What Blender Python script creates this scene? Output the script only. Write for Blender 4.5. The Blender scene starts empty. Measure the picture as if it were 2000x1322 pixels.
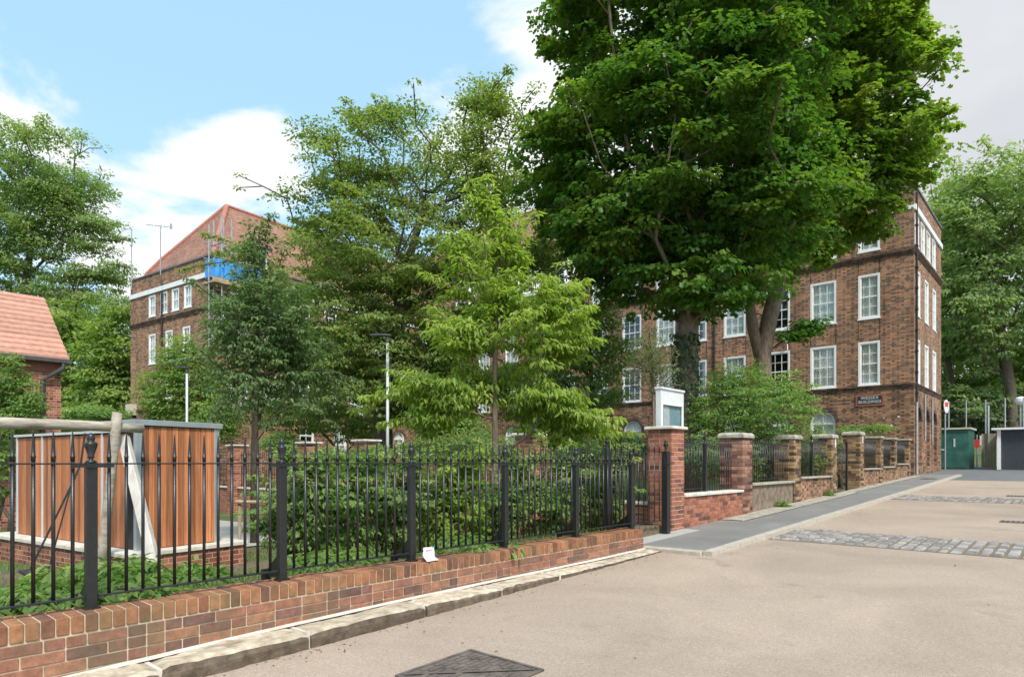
import bpy, math, random
import numpy as np
from mathutils import Vector, Matrix
R = random.Random(7)
K = 1.104
E = 1.468                      # eye height above the road under the camera
TH = math.atan2(1115, 1250); ST, CT = math.sin(TH), math.cos(TH); FPX = 1250.0; HZ = 902.0
sc = bpy.context.scene
# ------------------------------------------------------------------ camera
cam = bpy.data.cameras.new('camera'); cam.sensor_width = 36; cam.lens = 22.5
cam.shift_y = 0.1205; cam.clip_start = .05; cam.clip_end = 3000
camo = bpy.data.objects.new('camera', cam); sc.collection.objects.link(camo)
camo.location = (0, 0, E); camo.rotation_euler = (math.pi/2, 0, TH); sc.camera = camo
def ray(px, py=HZ):
    u = (px-1000)/FPX
    return np.array([-ST+u*CT, CT+u*ST, (HZ-py)/FPX])
def W(px, py, d):
    return np.array([0, 0, E]) + ray(px, py)*d
# ------------------------------------------------------------------ world, sun, exposure
SUN_EL, SUN_AZ = math.radians(50), math.radians(118)      # azimuth measured from +Y towards +X
w = bpy.data.worlds.new('World'); sc.world = w; w.use_nodes = True
nt = w.node_tree; nt.nodes.clear()
def N(t, type_, **kw):
    n = t.nodes.new(type_)
    for k, v in kw.items():
        if k.startswith('i_'):
            key = k[2:]; key = int(key) if key.isdigit() else key.replace('_', ' ')
            n.inputs[key].default_value = v
        else: setattr(n, k, v)
    return n
def M_(t, op, a, b=None, c=None, clamp=False):
    n = t.nodes.new('ShaderNodeMath'); n.operation = op; n.use_clamp = clamp
    for i, v in enumerate((a, b, c)):
        if v is None: continue
        if isinstance(v, (int, float)): n.inputs[i].default_value = v
        else: t.links.new(v, n.inputs[i])
    return n.outputs[0]
def MIX(t, f, a, b, blend='MIX'):
    n = t.nodes.new('ShaderNodeMix'); n.data_type = 'RGBA'; n.blend_type = blend; n.clamp_factor = True
    for i, v in ((0, f), (6, a), (7, b)):
        if isinstance(v, (int, float)): n.inputs[i].default_value = v
        elif isinstance(v, tuple): n.inputs[i].default_value = (*v[:3], 1)
        else: t.links.new(v, n.inputs[i])
    return n.outputs[2]
def RAMP(t, f, stops, interp='LINEAR'):
    n = t.nodes.new('ShaderNodeValToRGB'); n.color_ramp.interpolation = interp
    e = n.color_ramp.elements
    while len(e) < len(stops): e.new(.5)
    for el, (p, c) in zip(e, stops):
        el.position = p; el.color = (*c, 1) if isinstance(c, tuple) else (c, c, c, 1)
    if f is not None: t.links.new(f, n.inputs[0])
    return n.outputs[0]
out = N(nt, 'ShaderNodeOutputWorld'); bg = N(nt, 'ShaderNodeBackground'); bg.inputs[1].default_value = .15
sky = N(nt, 'ShaderNodeTexSky', sky_type='NISHITA', sun_disc=False)
sky.sun_elevation = SUN_EL; sky.sun_rotation = SUN_AZ; sky.air_density = 1.0; sky.dust_density = 1.5; sky.ozone_density = 1.5
tc = N(nt, 'ShaderNodeTexCoord'); nrm = N(nt, 'ShaderNodeVectorMath', operation='NORMALIZE'); nt.links.new(tc.outputs['Generated'], nrm.inputs[0])
sep = N(nt, 'ShaderNodeSeparateXYZ'); nt.links.new(nrm.outputs[0], sep.inputs[0])
zz = M_(nt, 'ADD', M_(nt, 'MAXIMUM', sep.outputs[2], 0.0), .22)
cmb = N(nt, 'ShaderNodeCombineXYZ'); nt.links.new(M_(nt, 'DIVIDE', sep.outputs[0], zz), cmb.inputs[0]); nt.links.new(M_(nt, 'DIVIDE', sep.outputs[1], zz), cmb.inputs[1])
nz = N(nt, 'ShaderNodeTexNoise', i_Scale=2.4, i_Detail=10.0, i_Roughness=.55, i_Distortion=.25); nt.links.new(cmb.outputs[0], nz.inputs[0])
def blob(px, py, rad, amt):
    d = ray(px, py); d = d/np.linalg.norm(d)
    vm = N(nt, 'ShaderNodeVectorMath', operation='DISTANCE'); nt.links.new(nrm.outputs[0], vm.inputs[0]); vm.inputs[1].default_value = tuple(d)
    mr = N(nt, 'ShaderNodeMapRange', interpolation_type='SMOOTHSTEP'); nt.links.new(vm.outputs['Value'], mr.inputs[0])
    mr.inputs[1].default_value = rad; mr.inputs[2].default_value = 0; mr.inputs[3].default_value = 0; mr.inputs[4].default_value = amt
    return mr.outputs[0]
s = M_(nt, 'ADD', M_(nt, 'MULTIPLY', M_(nt, 'SUBTRACT', nz.outputs[0], .5), 1.5), .47)
for b in ((480, 300, .15, .26), (560, 350, .16, .18), (290, 450, .17, .34), (930, 170, .20, .20), (1010, 320, .25, .2), (40, 30, .20, .06), (0, 190, .12, .12), (1900, 200, .75, .5), (620, 100, .35, -.2), (280, 220, .2, -.12), (720, 30, .3, -.16)):
    s = M_(nt, 'ADD', s, blob(*b))
hzb = N(nt, 'ShaderNodeMapRange'); nt.links.new(sep.outputs[2], hzb.inputs[0])
hzb.inputs[1].default_value = .22; hzb.inputs[2].default_value = 0; hzb.inputs[3].default_value = 0; hzb.inputs[4].default_value = .16
s = M_(nt, 'ADD', s, hzb.outputs[0])
cm = N(nt, 'ShaderNodeMapRange', interpolation_type='SMOOTHSTEP'); nt.links.new(s, cm.inputs[0]); cm.inputs[1].default_value = .50; cm.inputs[2].default_value = .70
nz2 = N(nt, 'ShaderNodeTexNoise', i_Scale=2.3, i_Detail=6.0); nt.links.new(cmb.outputs[0], nz2.inputs[0])
grey = M_(nt, 'ADD', M_(nt, 'MULTIPLY', nz2.outputs[0], .5), blob(1950, 150, .7, .55))
ccol = RAMP(nt, grey, [(.2, (3.3, 3.32, 3.38)), (.5, (2.8, 2.85, 2.95)), (.85, (2.0, 2.06, 2.18))])
skc = MIX(nt, .72, sky.outputs[0], (1.4, 2.35, 3.0))
nt.links.new(MIX(nt, cm.outputs[0], skc, ccol), bg.inputs[0]); nt.links.new(bg.outputs[0], out.inputs[0])
sl = bpy.data.lights.new('sun', 'SUN'); sl.energy = 1.8; sl.angle = math.radians(12); sl.color = (1, .95, .87)
so = bpy.data.objects.new('sun', sl); sc.collection.objects.link(so)
sd = Vector((math.sin(SUN_AZ)*math.cos(SUN_EL), math.cos(SUN_AZ)*math.cos(SUN_EL), math.sin(SUN_EL)))
so.rotation_euler = sd.to_track_quat('Z', 'Y').to_euler(); so.location = (5, -5, 40)
vs = sc.view_settings; sc.display_settings.display_device = 'sRGB'; vs.view_transform = 'Standard'; vs.look = 'None'; vs.exposure = 1.22; vs.gamma = 1
sc.cycles.max_bounces = 8; sc.cycles.diffuse_bounces = 5; sc.cycles.transmission_bounces = 6; sc.cycles.transparent_max_bounces = 8; sc.cycles.use_denoising = True
# ------------------------------------------------------------------ helpers
COL = sc.collection
class MB:
    def __init__(s): s.v = []; s.f = []; s.m = []; s.r = []
    def add(s, vs_, fs, mi=0, r=None):
        o = len(s.v); s.v += [tuple(map(float, p)) for p in vs_]
        r = R.random() if r is None else r
        for f in fs: s.f.append([o+i for i in f]); s.m.append(mi); s.r.append(r)
    def box(s, x0, x1, y0, y1, z0, z1, mi=0, r=None, T=None):
        p = [(x0,y0,z0),(x1,y0,z0),(x1,y1,z0),(x0,y1,z0),(x0,y0,z1),(x1,y0,z1),(x1,y1,z1),(x0,y1,z1)]
        if T: p = [T(q) for q in p]
        s.add(p, [(0,3,2,1),(4,5,6,7),(0,1,5,4),(1,2,6,5),(2,3,7,6),(3,0,4,7)], mi, r)
    def frus(s, x0, x1, y0, y1, z0, z1, ins, mi=0, r=None, top=0):
        p = [(x0,y0,z0),(x1,y0,z0),(x1,y1,z0),(x0,y1,z0),(x0+ins,y0+ins,z1),(x1-ins,y0+ins,z1),(x1-ins,y1-ins,z1),(x0+ins,y1-ins,z1)]
        s.add(p, [(0,3,2,1),(4,5,6,7),(0,1,5,4),(1,2,6,5),(2,3,7,6),(3,0,4,7)], mi, r)
    def cyl(s, a, b, r0, r1=None, n=10, mi=0, caps=True, r=None):
        r1 = r0 if r1 is None else r1
        a = np.array(a, float); b = np.array(b, float); d = b-a; L = np.linalg.norm(d)
        if L < 1e-6: return
        d /= L; h = np.array([0,0,1.]) if abs(d[2]) < .9 else np.array([1.,0,0])
        p = np.cross(d, h); p /= np.linalg.norm(p); q = np.cross(d, p)
        vs_ = []
        for c, rr in ((a, r0), (b, r1)):
            for k in range(n):
                t = 2*math.pi*k/n; vs_.append(c+rr*(math.cos(t)*p+math.sin(t)*q))
        fs = [(k, (k+1) % n, n+(k+1) % n, n+k) for k in range(n)]
        if caps: fs += [tuple(range(n))[::-1], tuple(range(n, 2*n))]
        s.add(vs_, fs, mi, r)
    def tube(s, pts, rad, n=8, mi=0, r=None):
        pts = [np.array(p, float) for p in pts]
        rad = rad if hasattr(rad, '__len__') else [rad]*len(pts)
        vs_ = []; prev = None
        for i, p in enumerate(pts):
            d = pts[min(i+1, len(pts)-1)]-pts[max(i-1, 0)]; d = d/(np.linalg.norm(d)+1e-9)
            if prev is None:
                h = np.array([0,0,1.]) if abs(d[2]) < .9 else np.array([1.,0,0]); a = np.cross(d, h)
            else: a = prev-d*np.dot(prev, d)
            a = a/(np.linalg.norm(a)+1e-9); prev = a; b = np.cross(d, a)
            for k in range(n):
                t = 2*math.pi*k/n; vs_.append(p+rad[i]*(math.cos(t)*a+math.sin(t)*b))
        fs = []
        for i in range(len(pts)-1):
            for k in range(n): fs.append((i*n+k, i*n+(k+1) % n, (i+1)*n+(k+1) % n, (i+1)*n+k))
        fs += [tuple(range(n))[::-1], tuple(range((len(pts)-1)*n, len(pts)*n))]
        s.add(vs_, fs, mi, r)
    def lathe(s, c, prof, n=16, mi=0, sq=False):
        vs_ = []
        for rr, z in prof:
            for k in range(n):
                t = 2*math.pi*k/n; vs_.append((c[0]+rr*math.cos(t), c[1]+rr*math.sin(t), c[2]+z))
        fs = []
        for i in range(len(prof)-1):
            for k in range(n): fs.append((i*n+k, i*n+(k+1) % n, (i+1)*n+(k+1) % n, (i+1)*n+k))
        fs += [tuple(range(n))[::-1], tuple(range((len(prof)-1)*n, len(prof)*n))]
        s.add(vs_, fs, mi)
    def build(s, name, mats, parent=None, loc=(0,0,0), rz=0, smooth=False, bevel=0, world=False):
        """world=True: vertices are world coordinates; shift them to the parent's frame"""
        v = s.v
        if world and parent is not None:
            o = parent.location; v = [(a-o[0], b-o[1], c-o[2]) for a, b, c in v]
        elif world:
            pass
        me = bpy.data.meshes.new(name); me.from_pydata(v, [], s.f)
        mats = mats if isinstance(mats, (list, tuple)) else [mats]
        for m in mats: me.materials.append(m)
        me.polygons.foreach_set('material_index', s.m)
        if smooth: me.polygons.foreach_set('use_smooth', [True]*len(s.f))
        at = me.attributes.new('rnd', 'FLOAT', 'FACE'); at.data.foreach_set('value', s.r)
        me.update()
        o = bpy.data.objects.new(name, me); COL.objects.link(o); o.location = loc; o.rotation_euler = (0, 0, rz)
        if parent is not None: o.parent = parent
        if smooth:
            try: me.shade_auto_smooth
            except Exception: pass
        if bevel:
            b = o.modifiers.new('edge', 'BEVEL'); b.width = bevel; b.segments = 1; b.limit_method = 'ANGLE'
        return o
def tag(o, label=None, cat=None, group=None, kind=None):
    if label: o['label'] = label
    if cat: o['category'] = cat
    if group: o['group'] = group
    if kind: o['kind'] = kind
    return o
def empty(name, loc, label, cat, group=None, rz=0):
    o = bpy.data.objects.new(name, None); COL.objects.link(o); o.location = loc; o.rotation_euler = (0, 0, rz); o.empty_display_size = .2
    return tag(o, label, cat, group)
def inst(src, name, parent, loc, rz=0):
    c = src.copy(); c.name = name; COL.objects.link(c); c.parent = parent; c.location = loc; c.rotation_euler = (0, 0, rz); return c
def copy_tree(o, parent=None):
    c = o.copy(); COL.objects.link(c); c.parent = parent
    for ch in list(o.children): copy_tree(ch, c)
    return c
# ------------------------------------------------------------------ materials
def newmat(name):
    m = bpy.data.materials.new(name); m.use_nodes = True; t = m.node_tree; t.nodes.clear()
    o = N(t, 'ShaderNodeOutputMaterial'); p = N(t, 'ShaderNodeBsdfPrincipled'); t.links.new(p.outputs[0], o.inputs[0])
    return m, t, p, o
def objc(t, scale=None):
    c = N(t, 'ShaderNodeTexCoord').outputs['Object']
    if scale:
        mp = N(t, 'ShaderNodeMapping'); mp.inputs['Scale'].default_value = scale; t.links.new(c, mp.inputs[0]); c = mp.outputs[0]
    return c
def noise(t, co, scale, detail=4, rough=.55, dist=0):
    n = N(t, 'ShaderNodeTexNoise', i_Scale=float(scale), i_Detail=float(detail), i_Roughness=rough, i_Distortion=float(dist)); t.links.new(co, n.inputs[0]); return n.outputs[0]
def bump(t, p, h, strength=.3, dist=.01):
    b = N(t, 'ShaderNodeBump'); b.inputs['Strength'].default_value = strength; b.inputs['Distance'].default_value = dist
    t.links.new(h, b.inputs['Height']); t.links.new(b.outputs[0], p.inputs['Normal'])
def simple(name, c1, c2, scale=8, rough=.6, metal=0, bstr=.15, bscale=None, stretch=None, spec=.5, detail=5, rndamt=0):
    m, t, p, o = newmat(name); co = objc(t, stretch)
    n = noise(t, co, scale, detail)
    col = RAMP(t, n, [(.3, c1), (.7, c2)])
    if rndamt:
        a = N(t, 'ShaderNodeAttribute', attribute_name='rnd')
        col = MIX(t, 1.0, col, RAMP(t, a.outputs['Fac'], [(0, 1-rndamt), (1, 1+rndamt)]), 'MULTIPLY')
    t.links.new(col, p.inputs['Base Color']); p.inputs['Roughness'].default_value = rough; p.inputs['Metallic'].default_value = metal
    p.inputs['Specular IOR Level'].default_value = spec
    if bstr: bump(t, p, noise(t, co, bscale or scale*4, 6), bstr, .01)
    return m
def brickmat(name, stops, mortar, flemish=True, weather=.35, hdr_dark=.28, course=.075, hgt=.004):
    m, t, p, o = newmat(name); co = objc(t); sp = N(t, 'ShaderNodeSeparateXYZ'); t.links.new(co, sp.inputs[0])
    u = M_(t, 'ADD', sp.outputs[0], sp.outputs[1]); v = M_(t, 'DIVIDE', sp.outputs[2], course)
    row = M_(t, 'FLOOR', v); fv = M_(t, 'FRACT', v)
    P = .3375 if flemish else .225
    q = M_(t, 'ADD', M_(t, 'DIVIDE', u, P), M_(t, 'MULTIPLY', M_(t, 'FLOORED_MODULO', row, 2.0), .5))
    cell = M_(t, 'FLOOR', q); f = M_(t, 'FRACT', q)
    if flemish:
        ish = M_(t, 'GREATER_THAN', f, .667)
        e = M_(t, 'MINIMUM', M_(t, 'MINIMUM', f, M_(t, 'ABSOLUTE', M_(t, 'SUBTRACT', f, .667))), M_(t, 'SUBTRACT', 1.0, f))
        idx = M_(t, 'ADD', M_(t, 'MULTIPLY', cell, 2.0), ish)
    else:
        ish = None; e = M_(t, 'MINIMUM', f, M_(t, 'SUBTRACT', 1.0, f)); idx = cell
    e = M_(t, 'MULTIPLY', e, P); ev = M_(t, 'MULTIPLY', M_(t, 'MINIMUM', fv, M_(t, 'SUBTRACT', 1.0, fv)), course)
    mm = N(t, 'ShaderNodeMapRange', interpolation_type='SMOOTHSTEP'); t.links.new(M_(t, 'MINIMUM', e, ev), mm.inputs[0]); mm.inputs[1].default_value = .003; mm.inputs[2].default_value = .0075
    cv = N(t, 'ShaderNodeCombineXYZ'); t.links.new(idx, cv.inputs[0]); t.links.new(row, cv.inputs[1])
    wn = N(t, 'ShaderNodeTexWhiteNoise', noise_dimensions='2D'); t.links.new(cv.outputs[0], wn.inputs[0])
    val = wn.outputs[0]
    if ish is not None: val = M_(t, 'SUBTRACT', val, M_(t, 'MULTIPLY', ish, hdr_dark), clamp=True)
    col = RAMP(t, val, stops)
    big = noise(t, co, .45, 5); fine = noise(t, co, 30, 3)
    col = MIX(t, 1.0, col, RAMP(t, big, [(.3, 1-weather), (.7, 1+weather*.45)]), 'MULTIPLY')
    col = MIX(t, 1.0, col, RAMP(t, fine, [(.2, .8), (.8, 1.2)]), 'MULTIPLY')
    col = MIX(t, mm.outputs[0], mortar, col)
    stn = N(t, 'ShaderNodeMapping'); stn.inputs['Scale'].default_value = (1.3, 1.3, .14); t.links.new(co, stn.inputs[0])
    col = MIX(t, 1.0, col, RAMP(t, noise(t, stn.outputs[0], 1.6, 5), [(.32, .72), (.55, 1.05)]), 'MULTIPLY')
    t.links.new(col, p.inputs['Base Color']); p.inputs['Roughness'].default_value = .9; p.inputs['Specular IOR Level'].default_value = .2
    bump(t, p, mm.outputs[0], .5, hgt)
    return m
def geobrick(name, stops, moss=(.09, .09, .03), mossamt=.35):
    m, t, p, o = newmat(name); co = objc(t); a = N(t, 'ShaderNodeAttribute', attribute_name='rnd')
    col = RAMP(t, a.outputs['Fac'], stops)
    n1 = noise(t, co, 14, 6, .65); n2 = noise(t, co, 3, 5); n3 = noise(t, co, 90, 3)
    col = MIX(t, 1.0, col, RAMP(t, n1, [(.25, .58), (.75, 1.32)]), 'MULTIPLY')
    col = MIX(t, 1.0, col, RAMP(t, n3, [(.2, .8), (.8, 1.18)]), 'MULTIPLY')
    mk = N(t, 'ShaderNodeMapRange'); t.links.new(n2, mk.inputs[0]); mk.inputs[1].default_value = .5; mk.inputs[2].default_value = .75; mk.inputs[4].default_value = mossamt
    col = MIX(t, mk.outputs[0], col, moss)
    t.links.new(col, p.inputs['Base Color']); p.inputs['Roughness'].default_value = .88; p.inputs['Specular IOR Level'].default_value = .25
    bump(t, p, n1, .5, .006)
    return m
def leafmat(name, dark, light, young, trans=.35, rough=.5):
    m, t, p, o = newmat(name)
    a = N(t, 'ShaderNodeAttribute', attribute_name='rnd'); b = N(t, 'ShaderNodeAttribute', attribute_name='tip_toplit')
    col = MIX(t, a.outputs['Fac'], dark, light); col = MIX(t, b.outputs['Fac'], col, young)  # third colour serves young leaves and the top light painted on crowns
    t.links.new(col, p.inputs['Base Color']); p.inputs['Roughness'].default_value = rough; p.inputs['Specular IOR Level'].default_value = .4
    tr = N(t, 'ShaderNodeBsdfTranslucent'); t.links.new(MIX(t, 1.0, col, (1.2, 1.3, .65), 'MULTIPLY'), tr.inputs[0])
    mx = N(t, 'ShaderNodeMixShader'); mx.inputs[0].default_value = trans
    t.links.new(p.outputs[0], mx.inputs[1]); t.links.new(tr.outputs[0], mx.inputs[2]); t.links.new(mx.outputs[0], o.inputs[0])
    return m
M = {}
BR_MAIN = [(0, (.11, .068, .048)), (.2, (.19, .105, .066)), (.45, (.31, .16, .092)), (.8, (.42, .21, .115)), (1, (.54, .235, .105))]
M['brick_main'] = brickmat('brick_main', BR_MAIN, (.40, .32, .24))
M['brick_ground'] = brickmat('brick_ground', [(0, (.10, .062, .044)), (.3, (.23, .125, .078)), (.6, (.36, .195, .115)), (1, (.47, .25, .145))], (.25, .19, .13))
M['brick_dark'] = brickmat('brick_dark', [(0, (.06, .04, .034)), (.6, (.14, .085, .062)), (1, (.23, .12, .085))], (.2, .155, .12))
M['brick_house'] = brickmat('brick_house', [(0, (.16, .05, .03)), (.3, (.36, .13, .08)), (.7, (.5, .2, .12)), (1, (.62, .27, .17))], (.55, .45, .36), weather=.1)
M['brick_red_p'] = brickmat('brick_red_p', [(0, (.19, .065, .045)), (.4, (.32, .12, .075)), (1, (.43, .18, .11))], (.5, .38, .27), weather=.1)
RED = [(0, (.13, .065, .052)), (.15, (.22, .09, .065)), (.4, (.34, .125, .078)), (.7, (.40, .15, .09)), (1, (.45, .19, .115))]
M['gb_red'] = geobrick('gb_red', RED, mossamt=.1)
M['gb_wall'] = geobrick('gb_wall', [(0, (.15, .085, .068)), (.25, (.22, .112, .085)), (.55, (.30, .135, .09)), (.8, (.34, .155, .098)), (1, (.38, .19, .11))], moss=(.15, .115, .07), mossamt=.8)
M['gb_cap'] = geobrick('gb_cap', [(0, (.15, .08, .055)), (.3, (.25, .112, .062)), (.6, (.33, .15, .078)), (1, (.39, .185, .09))], moss=(.14, .12, .06), mossamt=.8)
M['gb_stock'] = geobrick('gb_stock', [(0, (.06, .035, .025)), (.3, (.16, .09, .055)), (.6, (.3, .19, .10)), (1, (.42, .27, .14))], moss=(.10, .10, .05), mossamt=.4)
M['gb_oldred'] = geobrick('gb_oldred', [(0, (.07, .035, .03)), (.3, (.17, .075, .055)), (.6, (.3, .14, .095)), (1, (.4, .22, .15))], moss=(.16, .14, .11), mossamt=.5)
M['mortar'] = simple('mortar', (.42, .33, .22), (.6, .5, .36), 20, .95)
M['mortar_pale'] = simple('mortar_pale', (.5, .4, .3), (.66, .55, .43), 20, .95)
M['mortar_dark'] = simple('mortar_dark', (.14, .11, .08), (.24, .19, .13), 20, .95)
M['coping'] = simple('coping', (.5, .46, .38), (.72, .68, .6), 6, .85, bstr=.3)
M['cap_old'] = simple('cap_old', (.25, .22, .17), (.5, .46, .38), 9, .95, bstr=.6)
M['render_old'] = simple('render_old', (.12, .09, .06), (.30, .22, .155), 7, .95, bstr=.6)
M['iron'] = simple('iron', (.012, .012, .013), (.02, .02, .022), 30, .35, bstr=.12, spec=.6)
M['white'] = simple('white', (.74, .74, .72), (.84, .84, .82), 4, .45, bstr=.03)
M['white_dim'] = simple('white_dim', (.62, .63, .62), (.74, .75, .74), 4, .4, bstr=.03)
M['curtain'] = simple('curtain', (.62, .61, .56), (.82, .81, .77), 5, .9, bstr=0, stretch=(6, 6, 1))
M['curtain_b'] = simple('curtain_b', (.66, .70, .66), (.82, .84, .81), 3, .9, bstr=0, stretch=(1, 1, 12))
M['dark'] = simple('dark', (.012, .011, .01), (.03, .027, .024), 4, .8, bstr=0)
M['metal'] = simple('metal', (.42, .45, .47), (.56, .59, .61), 3, .4, metal=.6, bstr=.03)
M['metal_w'] = simple('metal_w', (.5, .52, .53), (.64, .66, .67), 3, .45, bstr=.03)
M['gutter'] = simple('gutter', (.055, .055, .055), (.085, .083, .08), 6, .45, bstr=.05)
M['lead'] = simple('lead', (.09, .09, .10), (.17, .17, .18), 3, .6, bstr=.2)
M['cedar'] = simple('cedar', (.30, .10, .04), (.56, .22, .09), 2.4, .65, stretch=(22, 22, .9), rndamt=.42, bstr=.3, detail=8)
M['wood_grey'] = simple('wood_grey', (.25, .205, .155), (.56, .49, .40), 6, .85, stretch=(3, .6, 3), bstr=.5)
M['wood_pale'] = simple('wood_pale', (.45, .40, .35), (.66, .61, .55), 5, .8, stretch=(3, 3, .7), bstr=.3)
M['wood_stake'] = simple('wood_stake', (.32, .24, .14), (.5, .4, .25), 5, .8, stretch=(4, 4, 1), bstr=.3)
M['bark'] = simple('bark', (.06, .045, .03), (.17, .135, .095), 9, .95, stretch=(2.5, 2.5, .7), bstr=1.0, bscale=14)
M['bark_pale'] = simple('bark_pale', (.12, .085, .06), (.26, .2, .15), 9, .95, stretch=(2.5, 2.5, .7), bstr=.7, bscale=14)
M['soil'] = simple('soil', (.07, .05, .03), (.19, .14, .09), 5, 1, bstr=.7)
M['blue'] = simple('blue', (.03, .24, .62), (.05, .34, .78), 2, .5, bstr=.2, bscale=5)
M['galv'] = simple('galv', (.34, .35, .36), (.5, .51, .52), 5, .45, metal=.5, bstr=.05)
M['board'] = simple('board', (.28, .22, .13), (.46, .38, .25), 4, .9, bstr=.2)
M['green_box'] = simple('green_box', (.016, .085, .06), (.045, .15, .115), 3, .45, bstr=.15)
M['slate_dark'] = simple('slate_dark', (.035, .04, .05), (.05, .055, .065), 20, .6, stretch=(8, 1, 1), bstr=.2)
M['red_sign'] = simple('red_sign', (.6, .04, .03), (.7, .07, .05), 4, .4, bstr=0)
M['navy'] = simple('navy', (.012, .02, .03), (.03, .04, .055), 9, .4, bstr=.1)
M['letter'] = simple('letter', (.6, .6, .56), (.75, .75, .7), 20, .5, bstr=0)
M['poster'] = simple('poster', (.22, .34, .42), (.32, .44, .52), 3, .6, bstr=0)
M['paper'] = simple('paper', (.6, .6, .62), (.72, .72, .74), 9, .7, bstr=.05)
M['pink'] = simple('pink', (.6, .12, .13), (.7, .2, .2), 9, .7, bstr=0)
M['teal'] = simple('teal', (.08, .36, .4), (.12, .44, .46), 9, .7, bstr=0)
M['rubber'] = simple('rubber', (.012, .012, .012), (.025, .025, .025), 9, .6, bstr=.1)
M['iron_cover'] = simple('iron_cover', (.11, .09, .075), (.26, .21, .175), 7, .55, metal=.3, bstr=.5)
M['beige'] = simple('beige', (.5, .46, .36), (.6, .55, .44), 4, .6, bstr=.05)
M['soffit'] = simple('soffit', (.26, .085, .05), (.34, .12, .07), 3, .6, bstr=.05)
M['kerb_pale'] = simple('kerb_pale', (.36, .31, .25), (.52, .46, .38), 8, .9, bstr=.4, detail=7)
M['sett'] = simple('sett', (.19, .17, .155), (.42, .385, .35), 9, .8, rndamt=.3, bstr=.6)
M['kerb'] = simple('kerb', (.30, .235, .155), (.68, .58, .44), 9, .9, bstr=.8, detail=8, rndamt=.12)
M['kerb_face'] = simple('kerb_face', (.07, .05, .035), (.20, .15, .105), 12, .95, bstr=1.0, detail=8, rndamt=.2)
def glassmat():
    m, t, p, o = newmat('glass'); t.nodes.remove(p)
    tr = N(t, 'ShaderNodeBsdfTransparent'); tr.inputs[0].default_value = (.93, .95, .94, 1)
    gl = N(t, 'ShaderNodeBsdfGlossy'); gl.inputs['Roughness'].default_value = .03; gl.inputs[0].default_value = (.95, .97, 1, 1)
    fr = N(t, 'ShaderNodeLayerWeight'); fr.inputs['Blend'].default_value = .5
    mx = N(t, 'ShaderNodeMixShader'); t.links.new(M_(t, 'ADD', M_(t, 'MULTIPLY', M_(t, 'POWER', fr.outputs['Facing'], 3.0), .5), .05), mx.inputs[0]); t.links.new(tr.outputs[0], mx.inputs[1]); t.links.new(gl.outputs[0], mx.inputs[2]); t.links.new(mx.outputs[0], o.inputs[0])
    return m
M['glass'] = glassmat()
def tilemat(name, stops, rowh=.11, tw=.17, weather=.25, axis='z', rscale=1.0):
    m, t, p, o = newmat(name); co = objc(t); sp = N(t, 'ShaderNodeSeparateXYZ'); t.links.new(co, sp.inputs[0])
    u = M_(t, 'ADD', sp.outputs[0], sp.outputs[1]); v = M_(t, 'DIVIDE', sp.outputs[2], rowh); row = M_(t, 'FLOOR', v); fv = M_(t, 'FRACT', v)
    q = M_(t, 'ADD', M_(t, 'DIVIDE', u, tw), M_(t, 'MULTIPLY', M_(t, 'FLOORED_MODULO', row, 2.0), .5)); cell = M_(t, 'FLOOR', q); f = M_(t, 'FRACT', q)
    cv = N(t, 'ShaderNodeCombineXYZ'); t.links.new(cell, cv.inputs[0]); t.links.new(row, cv.inputs[1])
    wn = N(t, 'ShaderNodeTexWhiteNoise', noise_dimensions='2D'); t.links.new(cv.outputs[0], wn.inputs[0])
    col = RAMP(t, wn.outputs[0], stops); col = MIX(t, 1.0, col, RAMP(t, noise(t, co, .7, 5), [(.3, 1-weather), (.7, 1+weather*.5)]), 'MULTIPLY')
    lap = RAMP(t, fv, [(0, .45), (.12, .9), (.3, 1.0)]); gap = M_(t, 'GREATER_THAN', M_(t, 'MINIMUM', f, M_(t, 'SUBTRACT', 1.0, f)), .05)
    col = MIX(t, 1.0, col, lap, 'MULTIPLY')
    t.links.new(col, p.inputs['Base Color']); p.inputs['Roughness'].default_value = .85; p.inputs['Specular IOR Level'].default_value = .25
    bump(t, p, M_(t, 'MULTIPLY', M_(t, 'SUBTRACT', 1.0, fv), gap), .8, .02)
    return m
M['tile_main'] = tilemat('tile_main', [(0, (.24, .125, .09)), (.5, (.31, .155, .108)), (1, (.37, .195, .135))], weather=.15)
M['tile_ridge'] = simple('tile_ridge', (.34, .13, .09), (.46, .19, .13), 6, .8)
M['tile_pale'] = simple('tile_pale', (.42, .205, .14), (.58, .31, .225), 7, .85, rndamt=.12, bstr=.4, detail=8)
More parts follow.
